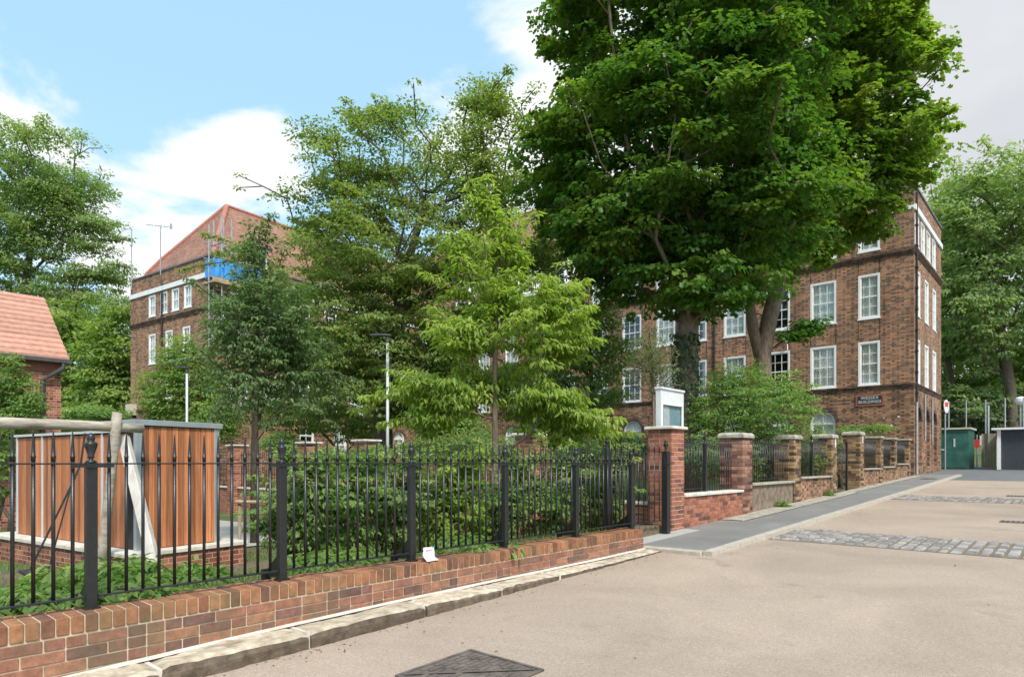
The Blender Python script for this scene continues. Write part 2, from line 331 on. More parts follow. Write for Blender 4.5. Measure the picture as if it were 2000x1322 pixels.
def roadmat():
    m, t, p, o = newmat('road_resin'); co = objc(t)
    sp_ = noise(t, co, 160, 2, .6); md = noise(t, co, 45, 4); big = noise(t, co, .5, 6, .6, .6); st = noise(t, co, 1.3, 6, .6, 1.0)
    col = RAMP(t, sp_, [(.3, (.28, .20, .14)), (.5, (.42, .322, .245)), (.72, (.55, .45, .365))])
    col = MIX(t, 1.0, col, RAMP(t, md, [(.3, .88), (.7, 1.1)]), 'MULTIPLY'); col = MIX(t, 1.0, col, RAMP(t, big, [(.35, .82), (.65, 1.06)]), 'MULTIPLY')
    col = MIX(t, 1.0, col, RAMP(t, st, [(.24, .66), (.40, 1.0)]), 'MULTIPLY')
    # worn tyre band, oily stains of their own shape
    vor = N(t, 'ShaderNodeTexVoronoi', i_Scale=.55); wv = N(t, 'ShaderNodeMapping'); wv.inputs['Scale'].default_value = (1, .5, 1); t.links.new(co, wv.inputs[0]); t.links.new(wv.outputs[0], vor.inputs[0])
    col = MIX(t, 1.0, col, RAMP(t, M_(t, 'ADD', vor.outputs['Distance'], M_(t, 'MULTIPLY', noise(t, co, 6, 5), .25)), [(.12, .84), (.26, 1.0)]), 'MULTIPLY')
    t.links.new(col, p.inputs['Base Color']); p.inputs['Roughness'].default_value = .8; p.inputs['Specular IOR Level'].default_value = .3
    bump(t, p, sp_, .5, .004); return m
M['road'] = roadmat()
def asph(name, a, b):
    m, t, p, o = newmat(name); co = objc(t)
    n = noise(t, co, 150, 3); big = noise(t, co, 1.1, 6, .6, .5)
    col = RAMP(t, n, [(.3, a), (.7, b)]); col = MIX(t, 1.0, col, RAMP(t, big, [(.3, .82), (.7, 1.12)]), 'MULTIPLY')
    t.links.new(col, p.inputs['Base Color']); p.inputs['Roughness'].default_value = .8; bump(t, p, n, .5, .004); return m
M['pave'] = asph('pave', (.15, .142, .132), (.29, .275, .257))
M['asphalt'] = asph('asphalt', (.11, .11, .11), (.2, .2, .2))
M['concrete'] = asph('concrete', (.34, .32, .29), (.5, .48, .44))
def groundmat():
    m, t, p, o = newmat('ground'); co = objc(t)
    n = noise(t, co, .9, 6, .6, .4); f = noise(t, co, 25, 5)
    g = RAMP(t, f, [(.3, (.03, .06, .012)), (.7, (.12, .17, .04))]); s_ = RAMP(t, f, [(.3, (.09, .065, .04)), (.7, (.23, .17, .11))])
    mk = RAMP(t, n, [(.45, 0.0), (.6, 1.0)])
    t.links.new(MIX(t, mk, g, s_), p.inputs['Base Color']); p.inputs['Roughness'].default_value = 1; bump(t, p, f, .8, .03); return m
M['ground'] = groundmat()
M['lf_maple'] = leafmat('lf_maple', (.040, .112, .018), (.115, .25, .038), (.44, .54, .06), .50, .45)
M['lf_maple2'] = leafmat('lf_maple2', (.070, .150, .020), (.18, .31, .040), (.48, .54, .08), .54, .48)
M['lf_cherry'] = leafmat('lf_cherry', (.12, .19, .045), (.27, .36, .095), (.46, .50, .17), .52)
M['lf_dark'] = leafmat('lf_dark', (.09, .16, .06), (.21, .30, .11), (.37, .45, .17), .48, .4)
M['lf_young'] = leafmat('lf_young', (.14, .24, .035), (.32, .44, .07), (.52, .60, .14), .54, .4)
M['lf_bush'] = leafmat('lf_bush', (.13, .24, .06), (.28, .41, .12), (.50, .55, .20), .52)
M['lf_hedge'] = leafmat('lf_hedge', (.12, .21, .055), (.28, .38, .12), (.52, .55, .24), .52)
M['lf_far'] = leafmat('lf_far', (.17, .26, .10), (.33, .43, .17), (.47, .52, .22), .54, .6)
M['lf_far2'] = leafmat('lf_far2', (.14, .24, .055), (.31, .43, .11), (.50, .55, .16), .5, .6)
M['lf_birch'] = leafmat('lf_birch', (.14, .19, .075), (.30, .35, .18), (.46, .48, .32), .45)
M['lf_ivy'] = leafmat('lf_ivy', (.02, .06, .016), (.05, .12, .03), (.09, .17, .04), .25, .35)
M['litter'] = leafmat('litter', (.10, .07, .04), (.34, .26, .13), (.3, .3, .1), .1)
M['lf_grass'] = leafmat('lf_grass', (.09, .15, .03), (.22, .30, .08), (.42, .38, .18), .4)
# ------------------------------------------------------------------ terrain functions (absolute z)
def road_z(y): return min(max(.029*y, -1.0), 1.4)
def street_z(y): return E-1.136+.0293*(min(max(y, -20), 46)-9.67)
def sm(t): t = min(max(t, 0), 1); return t*t*(3-2*t)
def gz(x, y):
    if x > (-4.7 if y < 7.9 else -5.12): z = road_z(y)-.06
    else:
        g1 = E-1.0-.60*sm((-4.95-x)/4.0)-.2*min(max((-9.5-x)/9.5, 0), 1)
        g2 = max(street_z(y)-.05-.03*(-5-x), E-1.75)
        k = sm((y-9.2)/1.2); z = g1*(1-k)+g2*k
    if y > 43: z += .11*(min(y, 75)-43)
    if y > 33 and x < -12: z = max(z, .8)
    return z
# ground
gxs = sorted(set([-400, -200, -120, -80, -60]+[-50+i*1.5 for i in range(20)]+[-20+i*.5 for i in range(30)]+[-5.14, -5.10, -4.95, -4.72, -4.68, -4, -2, 0, 4, 8, 15, 30, 60, 120, 400]))
gys = sorted(set([-400, -150, -60, -30]+[-15+i*1.0 for i in range(15)]+[i*.5 for i in range(24)]+[7.88, 7.92]+[12+i*1.5 for i in range(26)]+[60, 75, 100, 160, 400]))
mb = MB(); mb.v = [(x, y, gz(x, y)) for y in gys for x in gxs]; nx = len(gxs)
for j in range(len(gys)-1):
    for i in range(nx-1): mb.f.append([j*nx+i, j*nx+i+1, (j+1)*nx+i+1, (j+1)*nx+i]); mb.m.append(0); mb.r.append(.5)
tag(mb.build('ground', M['ground']), kind='structure')
def sheet(name, mat, xs, ys, zf, thick=0):
    mb = MB(); n = len(xs)
    mb.v = [(x, y, zf(x, y)) for y in ys for x in xs]
    for j in range(len(ys)-1):
        for i in range(n-1): mb.f.append([j*n+i, j*n+i+1, (j+1)*n+i+1, (j+1)*n+i]); mb.m.append(0); mb.r.append(.5)
    return tag(mb.build(name, mat), kind='structure')
ysr = list(np.linspace(-30, 28.2, 30))
sheet('road', M['road'], [-4.6, -2, 0, 2, 5], ysr, lambda x, y: road_z(y))
sheet('road_far', M['asphalt'], [-5.05, -2, 2, 12], [28.0, 33.3, 36.9], lambda x, y: road_z(y)+.004)
sheet('car_park', M['asphalt'], [-30, -4, 12], [36.85, 38, 43], lambda x, y: road_z(y)+.008)
# pavement with kerb
KX = -3.62
mb = MB(); ysp = list(np.linspace(8.05, 31.2, 24)); XW = -5.08
def pv(x, y): 
    t = (x-(XW-.03))/(KX-.13-(XW-.03)); return (street_z(y)-.01)*(1-t)+(road_z(y)+.058)*t
for j in range(len(ysp)-1):
    a, b = ysp[j], ysp[j+1]
    xs_ = [XW-.03, -4.75, -4.4, KX-.13]
    for i in range(3):
        mb.add([(xs_[i], a, pv(xs_[i], a)), (xs_[i+1], a, pv(xs_[i+1], a)), (xs_[i+1], b, pv(xs_[i+1], b)), (xs_[i], b, pv(xs_[i], b))], [(0, 1, 2, 3)], 1 if (i == 0 and j < 2) else 0)
mb.add([(-6.6, 7.9, gz(-6.6, 8)+.03), (XW-.025, 7.96, pv(XW, 8.0)-.006), (XW-.025, 9.66, pv(XW, 9.66)-.006), (-6.6, 9.6, gz(-6.6, 9)+.03)], [(0, 1, 2, 3)], 1)
tag(mb.build('pavement', [M['pave'], M['concrete']]), kind='structure')
mb = MB(); y = 8.0
while y < 31:
    L = .9; y1 = min(y+L-.006, 31.2)
    p = [(KX-.13, y, road_z(y)-.05), (KX, y, road_z(y)-.05), (KX, y1, road_z(y1)-.05), (KX-.13, y1, road_z(y1)-.05), (KX-.13, y, road_z(y)+.062), (KX-.006, y, road_z(y)+.056), (KX-.006, y1, road_z(y1)+.056), (KX-.13, y1, road_z(y1)+.062)]
    mb.add(p, [(0,3,2,1),(4,5,6,7),(0,1,5,4),(1,2,6,5),(2,3,7,6),(3,0,4,7)]); y += L
x = -4.9
while x < KX-.2:
    x1 = min(x+.6, KX-.135); t0 = pv(x, 8.05)+.003; t1 = pv(x1, 8.05)+.003
    mb.add([(x, 7.93, .05), (x1-.005, 7.93, .05), (x1-.005, 8.05, .05), (x, 8.05, .05), (x, 7.93, t0-.014), (x1-.005, 7.93, t1-.014), (x1-.005, 8.05, t1), (x, 8.05, t0)], [(0,3,2,1),(4,5,6,7),(0,1,5,4),(1,2,6,5),(2,3,7,6),(3,0,4,7)]); x += .6
tag(mb.build('pavement_kerb', [M['kerb_pale']]), kind='structure')
# old stone margin with a dark joint along the foot of the wall
mb = MB()
for k in range(16):
    a = 11.6+k*1.15; b = a+1.13; w0 = .42 if k < 7 else .3
    for (x0_, x1_, dz, mi) in ((XW-.02, XW+w0, .012, 0), (XW+w0+.003, XW+w0+.03, .002, 1)):
        mb.add([(x0_, a, pv(x0_, a)+dz), (x1_, a, pv(x1_, a)+dz), (x1_, b, pv(x1_, b)+dz), (x0_, b, pv(x0_, b)+dz), (x1_, a, pv(x1_, a)-.01), (x1_, b, pv(x1_, b)-.01)], [(0, 1, 2, 3), (1, 4, 5, 2)], mi)
tag(mb.build('wall_margin', [M['cap_old'], M['dark']]), kind='structure')
# cobble bands
def setts(y0, y1, label):
    mb = MB(); mb.add([(KX+.02, y0-.03, road_z(y0-.03)+.004), (4.9, y0-.03, road_z(y0-.03)+.004), (4.9, y1+.03, road_z(y1+.03)+.004), (KX+.02, y1+.03, road_z(y1+.03)+.004)], [(0, 1, 2, 3)], 1)
    x = KX+.05+0; k = 0
    while x < 4.8:
        wd = R.uniform(.12, .16); y = y0+R.uniform(-.03, .03)
        while y < y1-.04:
            L = R.uniform(.14, .26); ye = min(y+L, y1+.04)
            if ye-y > .06 and not (x < KX+.9 and R.random() < .0):
                h = R.uniform(.012, .034); zc = road_z(y)
                mb.frus(x+.008, x+wd-.008, y+.008, ye-.008, zc-.02, zc+h, .02, 0)
            y = ye
        x += wd
    tag(mb.build('cobble_band', [M['sett'], M['mortar_dark']]), kind='structure')
setts(9.95, 11.3, ''); setts(18.3, 19.7, '')
# near kerb of weathered stone
mb = MB(); y = -3.0; rk = random.Random(3)
kx0, kx1 = -4.61, -4.325
while y < 8.3:
    L = rk.uniform(.75, 1.15); y1 = min(y+L, 8.3); ns = 18; nxk = 8; col_r = rk.random(); top = {}
    ph = rk.random()*9
    def kz(yy): return road_z(yy)+.125*(1-sm((yy-2.0)/6.4)*.88)
    vs_ = []; fs = []; ms = []
    for j in range(ns+1):
        yy = y+.012+(y1-y-.024)*j/ns; ed = .012 if j in (0, ns) else 0
        fx = kx1+.014*math.sin(yy*1.7+ph)+rk.uniform(-.011, .011)
        for i in range(nxk+1):
            xx = kx0+(fx-kx0)*i/nxk
            zz_ = kz(yy)+rk.uniform(-.006, .006)-ed-(.014 if i == nxk else 0)+.008*math.sin(xx*9+yy*4+ph)
            vs_.append((xx, yy, zz_))
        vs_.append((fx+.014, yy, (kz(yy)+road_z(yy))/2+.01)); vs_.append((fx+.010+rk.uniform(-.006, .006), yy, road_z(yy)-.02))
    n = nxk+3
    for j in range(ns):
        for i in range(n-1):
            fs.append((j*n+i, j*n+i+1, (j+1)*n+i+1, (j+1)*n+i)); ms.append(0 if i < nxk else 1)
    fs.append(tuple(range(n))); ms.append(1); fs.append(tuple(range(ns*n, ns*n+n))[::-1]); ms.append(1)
    o0 = len(mb.v); mb.v += vs_
    for f_, m_ in zip(fs, ms): mb.f.append([o0+i for i in f_]); mb.m.append(m_); mb.r.append(col_r)
    # mortar joint
    mb.box(kx0, kx1-.004, y1-.014, y1+.014, road_z(y1)-.02, kz(y1)-.004, 2, .5)
    y = y1
for k in range(24):     # pale mortar fillet at foot of wall
    ya = -3+k*.46; yb = ya+.46
    za, zb = kz(ya), kz(yb)
    mb.add([(-4.6, ya, za+.018), (-4.555+.008*math.sin(k*2.1), ya, za+.006), (-4.555+.008*math.sin(k*2.1+2.1), yb, zb+.006), (-4.6, yb, zb+.018)], [(0, 1, 2, 3)], 2, .5)
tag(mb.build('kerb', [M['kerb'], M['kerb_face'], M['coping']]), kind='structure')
# garden path
sheet('garden_path', M['concrete'], [-24, -20, -16, -14.6, -13.2, -12], [5.6, 6.4, 7.2, 8.0, 8.6], lambda x, y: gz(x, y)+.03)
sheet('play_mat', M['rubber'], list(np.linspace(-7.2, -5.9, 5)), list(np.linspace(-1.5, 1.4, 8)), lambda x, y: gz(x, y)+.02)
# ------------------------------------------------------------------ brickwork helpers
def face_bricks(mb, axis, plane, sgn, a0, a1, z0, z1, mi, base=0, header=True, course=.075, P=.225):
    """bricks on one vertical face. axis 'x': face normal along x at x=plane, runs along y."""
    k = 0; z = z0
    while z < z1-.02:
        zt = min(z+course-.01, z1); a = a0-(P/2 if k % 2 else 0)*1.0; j = 0
        while a < a1:
            L = P if (j+k//2) % 3 else P
            b0, b1 = max(a, a0), min(a+L-.01, a1)
            if b1-b0 > .02:
                e = R.uniform(-.0015, .0015)
                lo, hi = (plane-.02, plane+.005+e) if sgn > 0 else (plane-.005-e, plane+.02)
                if axis == 'x': mb.box(lo, hi, b0, b1, z, zt, mi)
                else: mb.box(b0, b1, lo, hi, z, zt, mi)
            a += L; j += 1
        z += course; k += 1
def pier(name, x0, x1, y0, y1, z0, z1, bm, mm, cap, label, group=None, domed=False, capmat=None, over=.04, tagside=None):
    root = empty(name, ((x0+x1)/2, (y0+y1)/2, z0), label, 'pier', group)
    mb = MB(); mb.box(x0+.006, x1-.006, y0+.006, y1-.006, z0, z1-.002, 1)
    z = z0; k = 0; A, B = x1-x0, y1-y0
    while z < z1-.03:
        zt = min(z+.065, z1)
        fr = [0, .5, 1] if k % 2 else [0, .24, .76, 1]
        for i in range(len(fr)-1):
            for j in range(len(fr)-1):
                if 0 < i < len(fr)-2 and 0 < j < len(fr)-2: continue
                e = R.uniform(0, .002)
                mb.box(x0+A*fr[i]+(.005 if i else e), x0+A*fr[i+1]-(.005 if i < len(fr)-2 else e), y0+B*fr[j]+(.005 if j else e), y0+B*fr[j+1]-(.005 if j < len(fr)-2 else e), z, zt, 0)
        z += .075; k += 1
    mb.build('brickwork', [bm, mm], root, world=True, bevel=.003)
    mb = MB(); o = over
    if domed:
        xs = [x0-o, x0, (x0+x1)/2, x1, x1+o]; ys = [y0-o, y0, (y0+y1)/2, y1, y1+o]; hh = [.04, .075, .095, .075, .04]
        vs_ = [(x, y, z1+.03+min(hh[i], hh[j])) for j, y in enumerate(ys) for i, x in enumerate(xs)]
        fs = [(j*5+i, j*5+i+1, (j+1)*5+i+1, (j+1)*5+i) for j in range(4) for i in range(4)]
        b = len(vs_); vs_ += [(xs[0], ys[0], z1), (xs[-1], ys[0], z1), (xs[-1], ys[-1], z1), (xs[0], ys[-1], z1)]
        fs += [tuple([b, b+1]+[4-i for i in range(5)]), tuple([b+1, b+2]+[24-5*i for i in range(5)]), tuple([b+2, b+3]+[20+i for i in range(5)]), tuple([b+3, b]+[5*i for i in range(5)]), (b+3, b+2, b+1, b)]
        mb.add(vs_, fs)
    else: mb.frus(x0-o, x1+o, y0-o, y1+o, z1, z1+cap, .008)
    mb.build('coping', capmat or M['coping'], root, world=True, bevel=.008)
    return root
# ---- near dwarf wall
WT = E-.94
wall = empty('brick_dwarf_wall', (-4.75, 2.5, E-1.35), 'low red brick wall with brick-on-edge top running along the stone kerb, carrying the near black railings', 'wall')
mb = MB(); ya, yb = -2.5, 7.93
mb.box(-4.894, -4.608, ya+.006, yb-.006, E-1.75, WT-.006, 1)
k = 0; z = WT-.1125-.0*1
# courses below the coping
zc = WT-.1125-.075
while zc > E-1.5:
    for sx, pl in ((1, -4.605), (-1, -4.895)):
        a = ya-(.1125 if k % 2 else 0)
        j = 0
        while a < yb:
            L = .225 if R.random() < .62 else .1125
            b0, b1 = max(a, ya), min(a+L-.01, yb)
            if b1-b0 > .02:
                e = R.uniform(-.002, .002)
                mb.box(*((pl-.02, pl+.005+e) if sx > 0 else (pl-.005-e, pl+.02)), b0, b1, zc, zc+.065, 0)
            a += L; j += 1
    mb.box(-4.875, -4.625, yb-.012, yb-.001, zc, zc+.065, 0)
    zc -= .075; k += 1
mb.build('brickwork', [M['gb_wall'], M['mortar']], wall, world=True, bevel=.003)
mb = MB(); a = ya
while a < yb-.03:
    e = R.uniform(-.0025, .0025); e2 = R.uniform(-.003, .003)
    mb.box(-4.902, -4.598+e, a, a+.0655, WT-.108, WT+e2, 0); a += .0755
mb.build('coping', [M['gb_cap']], wall, world=True, bevel=.004)
# ---- iron railings
def spike_bar(r, zb, zt, sp=.15):
    mb = MB(); n = 8
    mb.cyl((0, 0, zb), (0, 0, zt), r, n=n)
    mb.lathe((0, 0, zt), [(r*1.12, 0), (r*1.12, sp*.12), (r*1.3, sp*.13), (r*1.3, sp*.17), (r*1.08, sp*.19), (r*.85, sp*.5), (r*.45, sp*.9), (r*.3, sp), (r*.05, sp+.005)], n=n)
    return mb
def finial(mb, z, s=1.0, n=14, rs=1.0):
    mb.lathe((0, 0, z), [(a*rs, b) for a, b in [(.040*s, 0), (.034*s, .012), (.016*s, .02), (.016*s, .03), (.026*s, .036), (.020*s, .044), (.040*s, .10), (.044*s, .118), (.043*s, .128), (.026*s, .134), (.024*s, .142), (.027*s, .15), (.026*s, .17), (.018*s, .186), (.004*s, .193)]], n=n)
FX = -4.765
rail = empty('iron_railing', (FX, 3.9, WT), 'near black iron spiked railings with urn topped posts on the low brick wall', 'railing')
proto_post = None; proto_bar = None; proto_fin = None
pys = [-1.37, -.05, 1.27, 2.585, 3.905, 5.225, 6.55, 7.87]
for y in pys:
    loc = (0, y-3.9, 0)
    if proto_post is None:
        mb = MB(); mb.box(-.031, .031, -.031, .031, 0, .935)
        proto_post = mb.build('post', M['iron'], rail, loc, bevel=.004)
        fb = MB(); finial(fb, .935, rs=.85); proto_fin = fb.build('finial', M['iron'], proto_post, smooth=True)
        sb = MB(); sb.add([(-.0315, -.006, .02), (-.24, -.006, .0), (-.24, -.006, .05), (-.0315, -.006, .22), (-.0315, .006, .02), (-.24, .006, .0), (-.24, .006, .05), (-.0315, .006, .22)], [(0, 1, 2, 3), (7, 6, 5, 4), (0, 4, 5, 1), (1, 5, 6, 2), (2, 6, 7, 3), (3, 7, 4, 0)])
        sb.box(-.28, -.238, -.03, .03, -.12, .06)
        proto_stay = sb.build('stay', M['iron'], proto_post)
        sb = MB(); sb.box(.0315, .043, -.12, .12, .905, .9235); proto_br = sb.build('bracket', M['iron'], proto_post)
        sb = MB(); sb.box(-.042, .045, -.045, .045, 0, .012); proto_ft = sb.build('foot_plate', M['iron'], proto_post)
    else:
        p = inst(proto_post, 'post', rail, loc); inst(proto_fin, 'finial', p, (0, 0, 0)); inst(proto_stay, 'stay', p, (0, 0, 0)); inst(proto_br, 'bracket', p, (0, 0, 0)); inst(proto_ft, 'foot_plate', p, (0, 0, 0))
mb = MB(); mb.box(-.008, .022, pys[0]-3.9, pys[-1]-3.9, .924, .934); mb.build('top_rail', M['iron'], rail, bevel=.002)
mb = MB()
for a, b in zip(pys[:-1], pys[1:]): mb.box(-.014, .026, a+.04-3.9, b-.04-3.9, .073, .085)
mb.build('bottom_rail', M['iron'], rail, bevel=.002)
bmb = spike_bar(.0112, .086, .945, .185); bmesh_ = None
for a, b in list(zip(pys[:-1], pys[1:])):
    for i in range(12):
        y = a+(b-a)*(i+1)/13
        if bmesh_ is None: bmesh_ = bmb.build('bar', M['iron'], rail, (.007, y-3.9, 0), smooth=True)
        else: inst(bmesh_, 'bar', rail, (.007, y-3.9, 0))
# ---- gate beside the entrance pier
g0 = gz(-5.03, 7.6)
gate = empty('iron_gate', (-5.03, 7.66, g0), 'black iron spiked garden gate hung left of the noticeboard pier', 'gate')
zt_ = E+.165-g0
mb = MB(); mb.box(-.012, .012, .0, 1.6, zt_-.012, zt_); mb.build('top_rail', M['iron'], gate)
mb = MB(); mb.box(-.012, .012, .0, 1.6, .06, .075); mb.build('bottom_rail', M['iron'], gate)
mb = MB(); mb.box(-.02, .02, .70, .74, .03, zt_+.02); mb.build('stile', M['iron'], gate)
gb = None
for i in range(10):
    if gb is None:
        mbb = MB(); mbb.cyl((0, 0, .076), (0, 0, zt_-.013), .0095, n=8); mbb.cyl((0, 0, zt_), (0, 0, zt_+.12), .0095, n=8); mbb.cyl((0, 0, zt_-.0125), (0, 0, zt_-.0005), .0094, n=8); gb = mbb.build('bar', M['iron'], gate, (0, .06+i*.16, 0), smooth=True)
    else: inst(gb, 'bar', gate, (0, .06+i*.16, 0))
gp = empty('gate_post', (-5.02, 9.36, street_z(9.36)-.02), 'thick square black gate post with small urn finial standing before the noticeboard pier', 'post')
Hp = E+.17-street_z(9.36)+.02
mb = MB(); mb.box(-.052, .052, -.052, .052, 0, Hp); mb.box(.0525, .066, -.03, .03, Hp-.22, Hp-.19); mb.box(-.02, .02, -.06, -.0525, Hp-.25, Hp-.12); mb.build('post_shaft', M['iron'], gp, bevel=.005)
mb = MB(); finial(mb, Hp, .95); mb.build('finial', M['iron'], gp, smooth=True)
for (px, d, top, lab) in ((1186, 9.05, .34, 'tall black hinge post with urn finial standing behind the near railings left of the gate'), (1138, 10.6, .22, 'slim black post with urn finial seen behind the railings near the ornamental grass')):
    P = W(px, HZ, d); b = gz(P[0], P[1]); r_ = empty('gate_post', (P[0], P[1], b), lab, 'post')
    H = E+top-b-.17
    mb = MB(); mb.box(-.05, .05, -.05, .05, -.05, H); mb.build('post_shaft', M['iron'], r_, bevel=.005)
    mb = MB(); finial(mb, H, .85); mb.build('finial', M['iron'], r_, smooth=True)
# ---- entrance pier, noticeboard
pier('brick_pier', XW-.45, XW, 9.67, 10.12, street_z(9.9)-.12, E+.55, M['gb_red'], M['mortar_pale'], .05, 'bright red brick pier with flat pale coping beside the gate and the white noticeboard', over=.05)
nb = empty('noticeboard', (-5.78, 10.28, E+.25), 'white metal noticeboard with dark glazed poster front just behind the red pier', 'noticeboard')
# local: x outwards to the street, y along the wall
Lb, z0_, z1_ = .87, .12, 1.09
mb = MB()
mb.box(.06, .17, 0, .035, z0_, z1_-.04); mb.box(.06, .17, Lb-.035, Lb, z0_, z1_-.04); mb.box(.06, .17, .036, Lb-.036, z0_, z0_+.06); mb.box(.06, .165, .036, Lb-.036, z1_-.26, z1_-.041); mb.box(.045, .19, -.015, Lb+.015, z1_-.039, z1_); mb.box(.06, .09, .036, Lb-.036, z0_+.061, z1_-.261)
mb.build('cabinet', M['white_dim'], nb, bevel=.005)
mb = MB(); mb.box(.15, .178, .036, .065, z0_+.061, z1_-.262); mb.box(.15, .178, Lb-.065, Lb-.036, z0_+.061, z1_-.262); mb.box(.15, .178, .066, Lb-.066, z1_-.31, z1_-.262); mb.box(.15, .178, .066, Lb-.066, z0_+.061, z0_+.1); mb.build('door_frame', M['white'], nb, bevel=.003)
mb = MB(); mb.box(.158, .163, .067, Lb-.067, z0_+.101, z1_-.311); mb.build('pane', M['glass'], nb)
mb = MB(); mb.box(.12, .13, .04, Lb-.04, z0_+.07, z1_-.27, 0); mb.box(.131, .133, .17, .38, z0_+.16, z1_-.33, 1); mb.box(.134, .136, .22, .40, z0_+.14, z0_+.24, 2); mb.box(.131, .133, .5, .68, z0_+.2, z0_+.29, 2); mb.box(.137, .139, .4, .52, z0_+.14, z0_+.21, 3)
mb.build('poster_panel', [M['poster'], M['paper'], M['pink'], M['teal']], nb)
mb = MB(); mb.box(.05, .11, .05, .11, -1.5, z0_-.001); mb.build('leg', M['white_dim'], nb); mb = MB(); mb.box(.05, .11, Lb-.11, Lb-.05, -1.5, z0_-.001); mb.build('leg', M['white_dim'], nb)
# ---- front boundary: walls, piers, railings
pend = [(a*K, b*K, c*K) for a, b, c in ((11.9, .44, .53), (14.66, .43, .58), (17.4, .43, .68), (20.05, .43, .84), (22.4, .4, .82), (24.35, .4, .83), (26.65, .4, .86))]
labs = ['wide weathered red brick pier with domed stone cap, first beyond the red wall', 'second weathered stock brick pier with domed cap, beside the front garden shrub', 'third stock brick pier with domed cap and white plate, left of the garden gateway',
        'fourth tall stock brick pier with white plate, right of the garden gateway', 'fifth yellow brick pier between two dark railing bays near the building', 'sixth yellowish brick pier, second last before the building corner', 'last brick pier with flat cap touching the building corner']
prevY = 10.12
for i, (ye, dp, top) in enumerate(pend):
    y0 = ye-.5 if i < 4 else ye-.42
    zb = street_z(ye)-.1
    root = pier('brick_pier', XW-dp, XW, y0, ye, zb, E+top-.10, M['gb_oldred'] if i in (0,) else M['gb_stock'], M['mortar_dark'], .06, labs[i], 'old piers along the pavement', domed=(i < 4), capmat=M['cap_old'], over=.035)
    if i in (2, 3):
        mb = MB(); mb.box(XW+.006, XW+.012, y0+.28, y0+.36, E+top-.35, E+top-.12); mb.build('plate', M['white'], root, world=True)
    # wall piece between prevY and y0
    if i != 3:
        a, b = prevY+.002, y0-.002; top_z = E+(-.50, -.40, -.33, 0, -.18, -.14, -.05)[i]*K
        if i == 0: top_z = E-.5*K
        wl = empty('boundary_wall', (XW-.15, (a+b)/2, street_z(a)), ['low bright red brick wall with pale coping right of the noticeboard pier', 'low rendered wall between the first and second old piers', 'low mossy rendered wall between the second and third old piers', '', 'low wall with orange stained foot between the fourth and fifth piers', 'short low wall between the fifth and sixth piers', 'last short low wall before the building corner'][i], 'wall', 'low walls along the pavement')
        mb = MB(); zb = street_z(a)-.15
        if i == 0:
            mb.box(XW-.23, XW-.012, a, b, zb, top_z-.05, 1); face_bricks(mb, 'x', XW-.007, 1, a, b, zb, top_z-.055, 0); face_bricks(mb, 'x', XW-.235, -1, a, b, zb, top_z-.055, 0)
            mb.build('brickwork', [M['gb_red'], M['mortar_pale']], wl, world=True, bevel=.003)
        else:
            mb.box(XW-.25, XW-.03, a, b, zb, top_z-.05, 0); mb.build('rendered_face', [M['render_old'] if i == 1 else M['brick_ground']], wl, world=True, bevel=.01)
        mb = MB(); dz = .029*(b-a) if i else .029*(b-a)*.7
        mb.add([(XW-.28, a, top_z-.05), (XW+.03, a, top_z-.05), (XW+.03, b, top_z-.05), (XW-.28, b, top_z-.05), (XW-.28, a, top_z), (XW+.03, a, top_z), (XW+.03, b, top_z), (XW-.28, b, top_z)], [(0,3,2,1),(4,5,6,7),(0,1,5,4),(1,2,6,5),(2,3,7,6),(3,0,4,7)])
        mb.build('coping', M['coping'] if i == 0 else M['cap_old'], wl, world=True, bevel=.008)
        # railing on it
        rt = E+top-.26
        rl = empty('iron_railing', (XW-.22 if i == 0 else XW-.14, (a+b)/2, top_z), ['black spiked railing with centre post above the bright red low wall', 'black railing bay between the first and second old piers', 'black railing bay between the second and third old piers', '', 'dark railing bay between the fourth and fifth piers', 'dark railing bay between the fifth and sixth piers', 'dark railing bay beside the building corner'][i], 'railing', 'black railing bays along the pavement')
        cy = (a+b)/2; Hh = rt-top_z; x_ = 0
        mb = MB(); mb.box(-.006, .006, a-cy, b-cy, Hh-.012, Hh); mb.box(-.007, .007, a-cy, b-cy, .06, .072); mb.build('rail', M['iron'], rl)
        if i in (0, 2):
            mb = MB(); mb.box(-.035, .035, -.035, .035, 0, Hh+.02); finial(mb, Hh+.02, .8); mb.build('post', M['iron'], rl)
        src = None; nb_ = int((b-a)/.105)
        for q in range(nb_):
            yy = a+(b-a)*(q+.5)/nb_-cy
            if src is None: src = spike_bar(.0085, .0, Hh+.03, .08).build('bar', M['iron'], rl, (0, yy, 0), smooth=True)
            else: inst(src, 'bar', rl, (0, yy, 0))
    else:
        g = empty('garden_gate', (XW-.15, (prevY+y0)/2, street_z(prevY)), 'narrow black iron garden gate between the third and fourth old piers', 'gate')
        a, b = prevY+.03, y0-.9; cy = (prevY+y0)/2
        mb = MB(); mb.box(-.012, .012, a-cy, b-cy, .08, .1); mb.box(-.012, .012, a-cy, b-cy, 1.2, 1.22); mb.box(-.03, .03, b-cy, b-cy+.06, -.05, 1.45); mb.build('gate_frame', M['iron'], g)
        src = None
        for q in range(10):
            yy = a+(b-a)*(q+.5)/10-cy
            if src is None: src = spike_bar(.008, .1, 1.28, .07).build('bar', M['iron'], g, (0, yy, 0), smooth=True)
            else: inst(src, 'bar', g, (0, yy, 0))
    prevY = ye
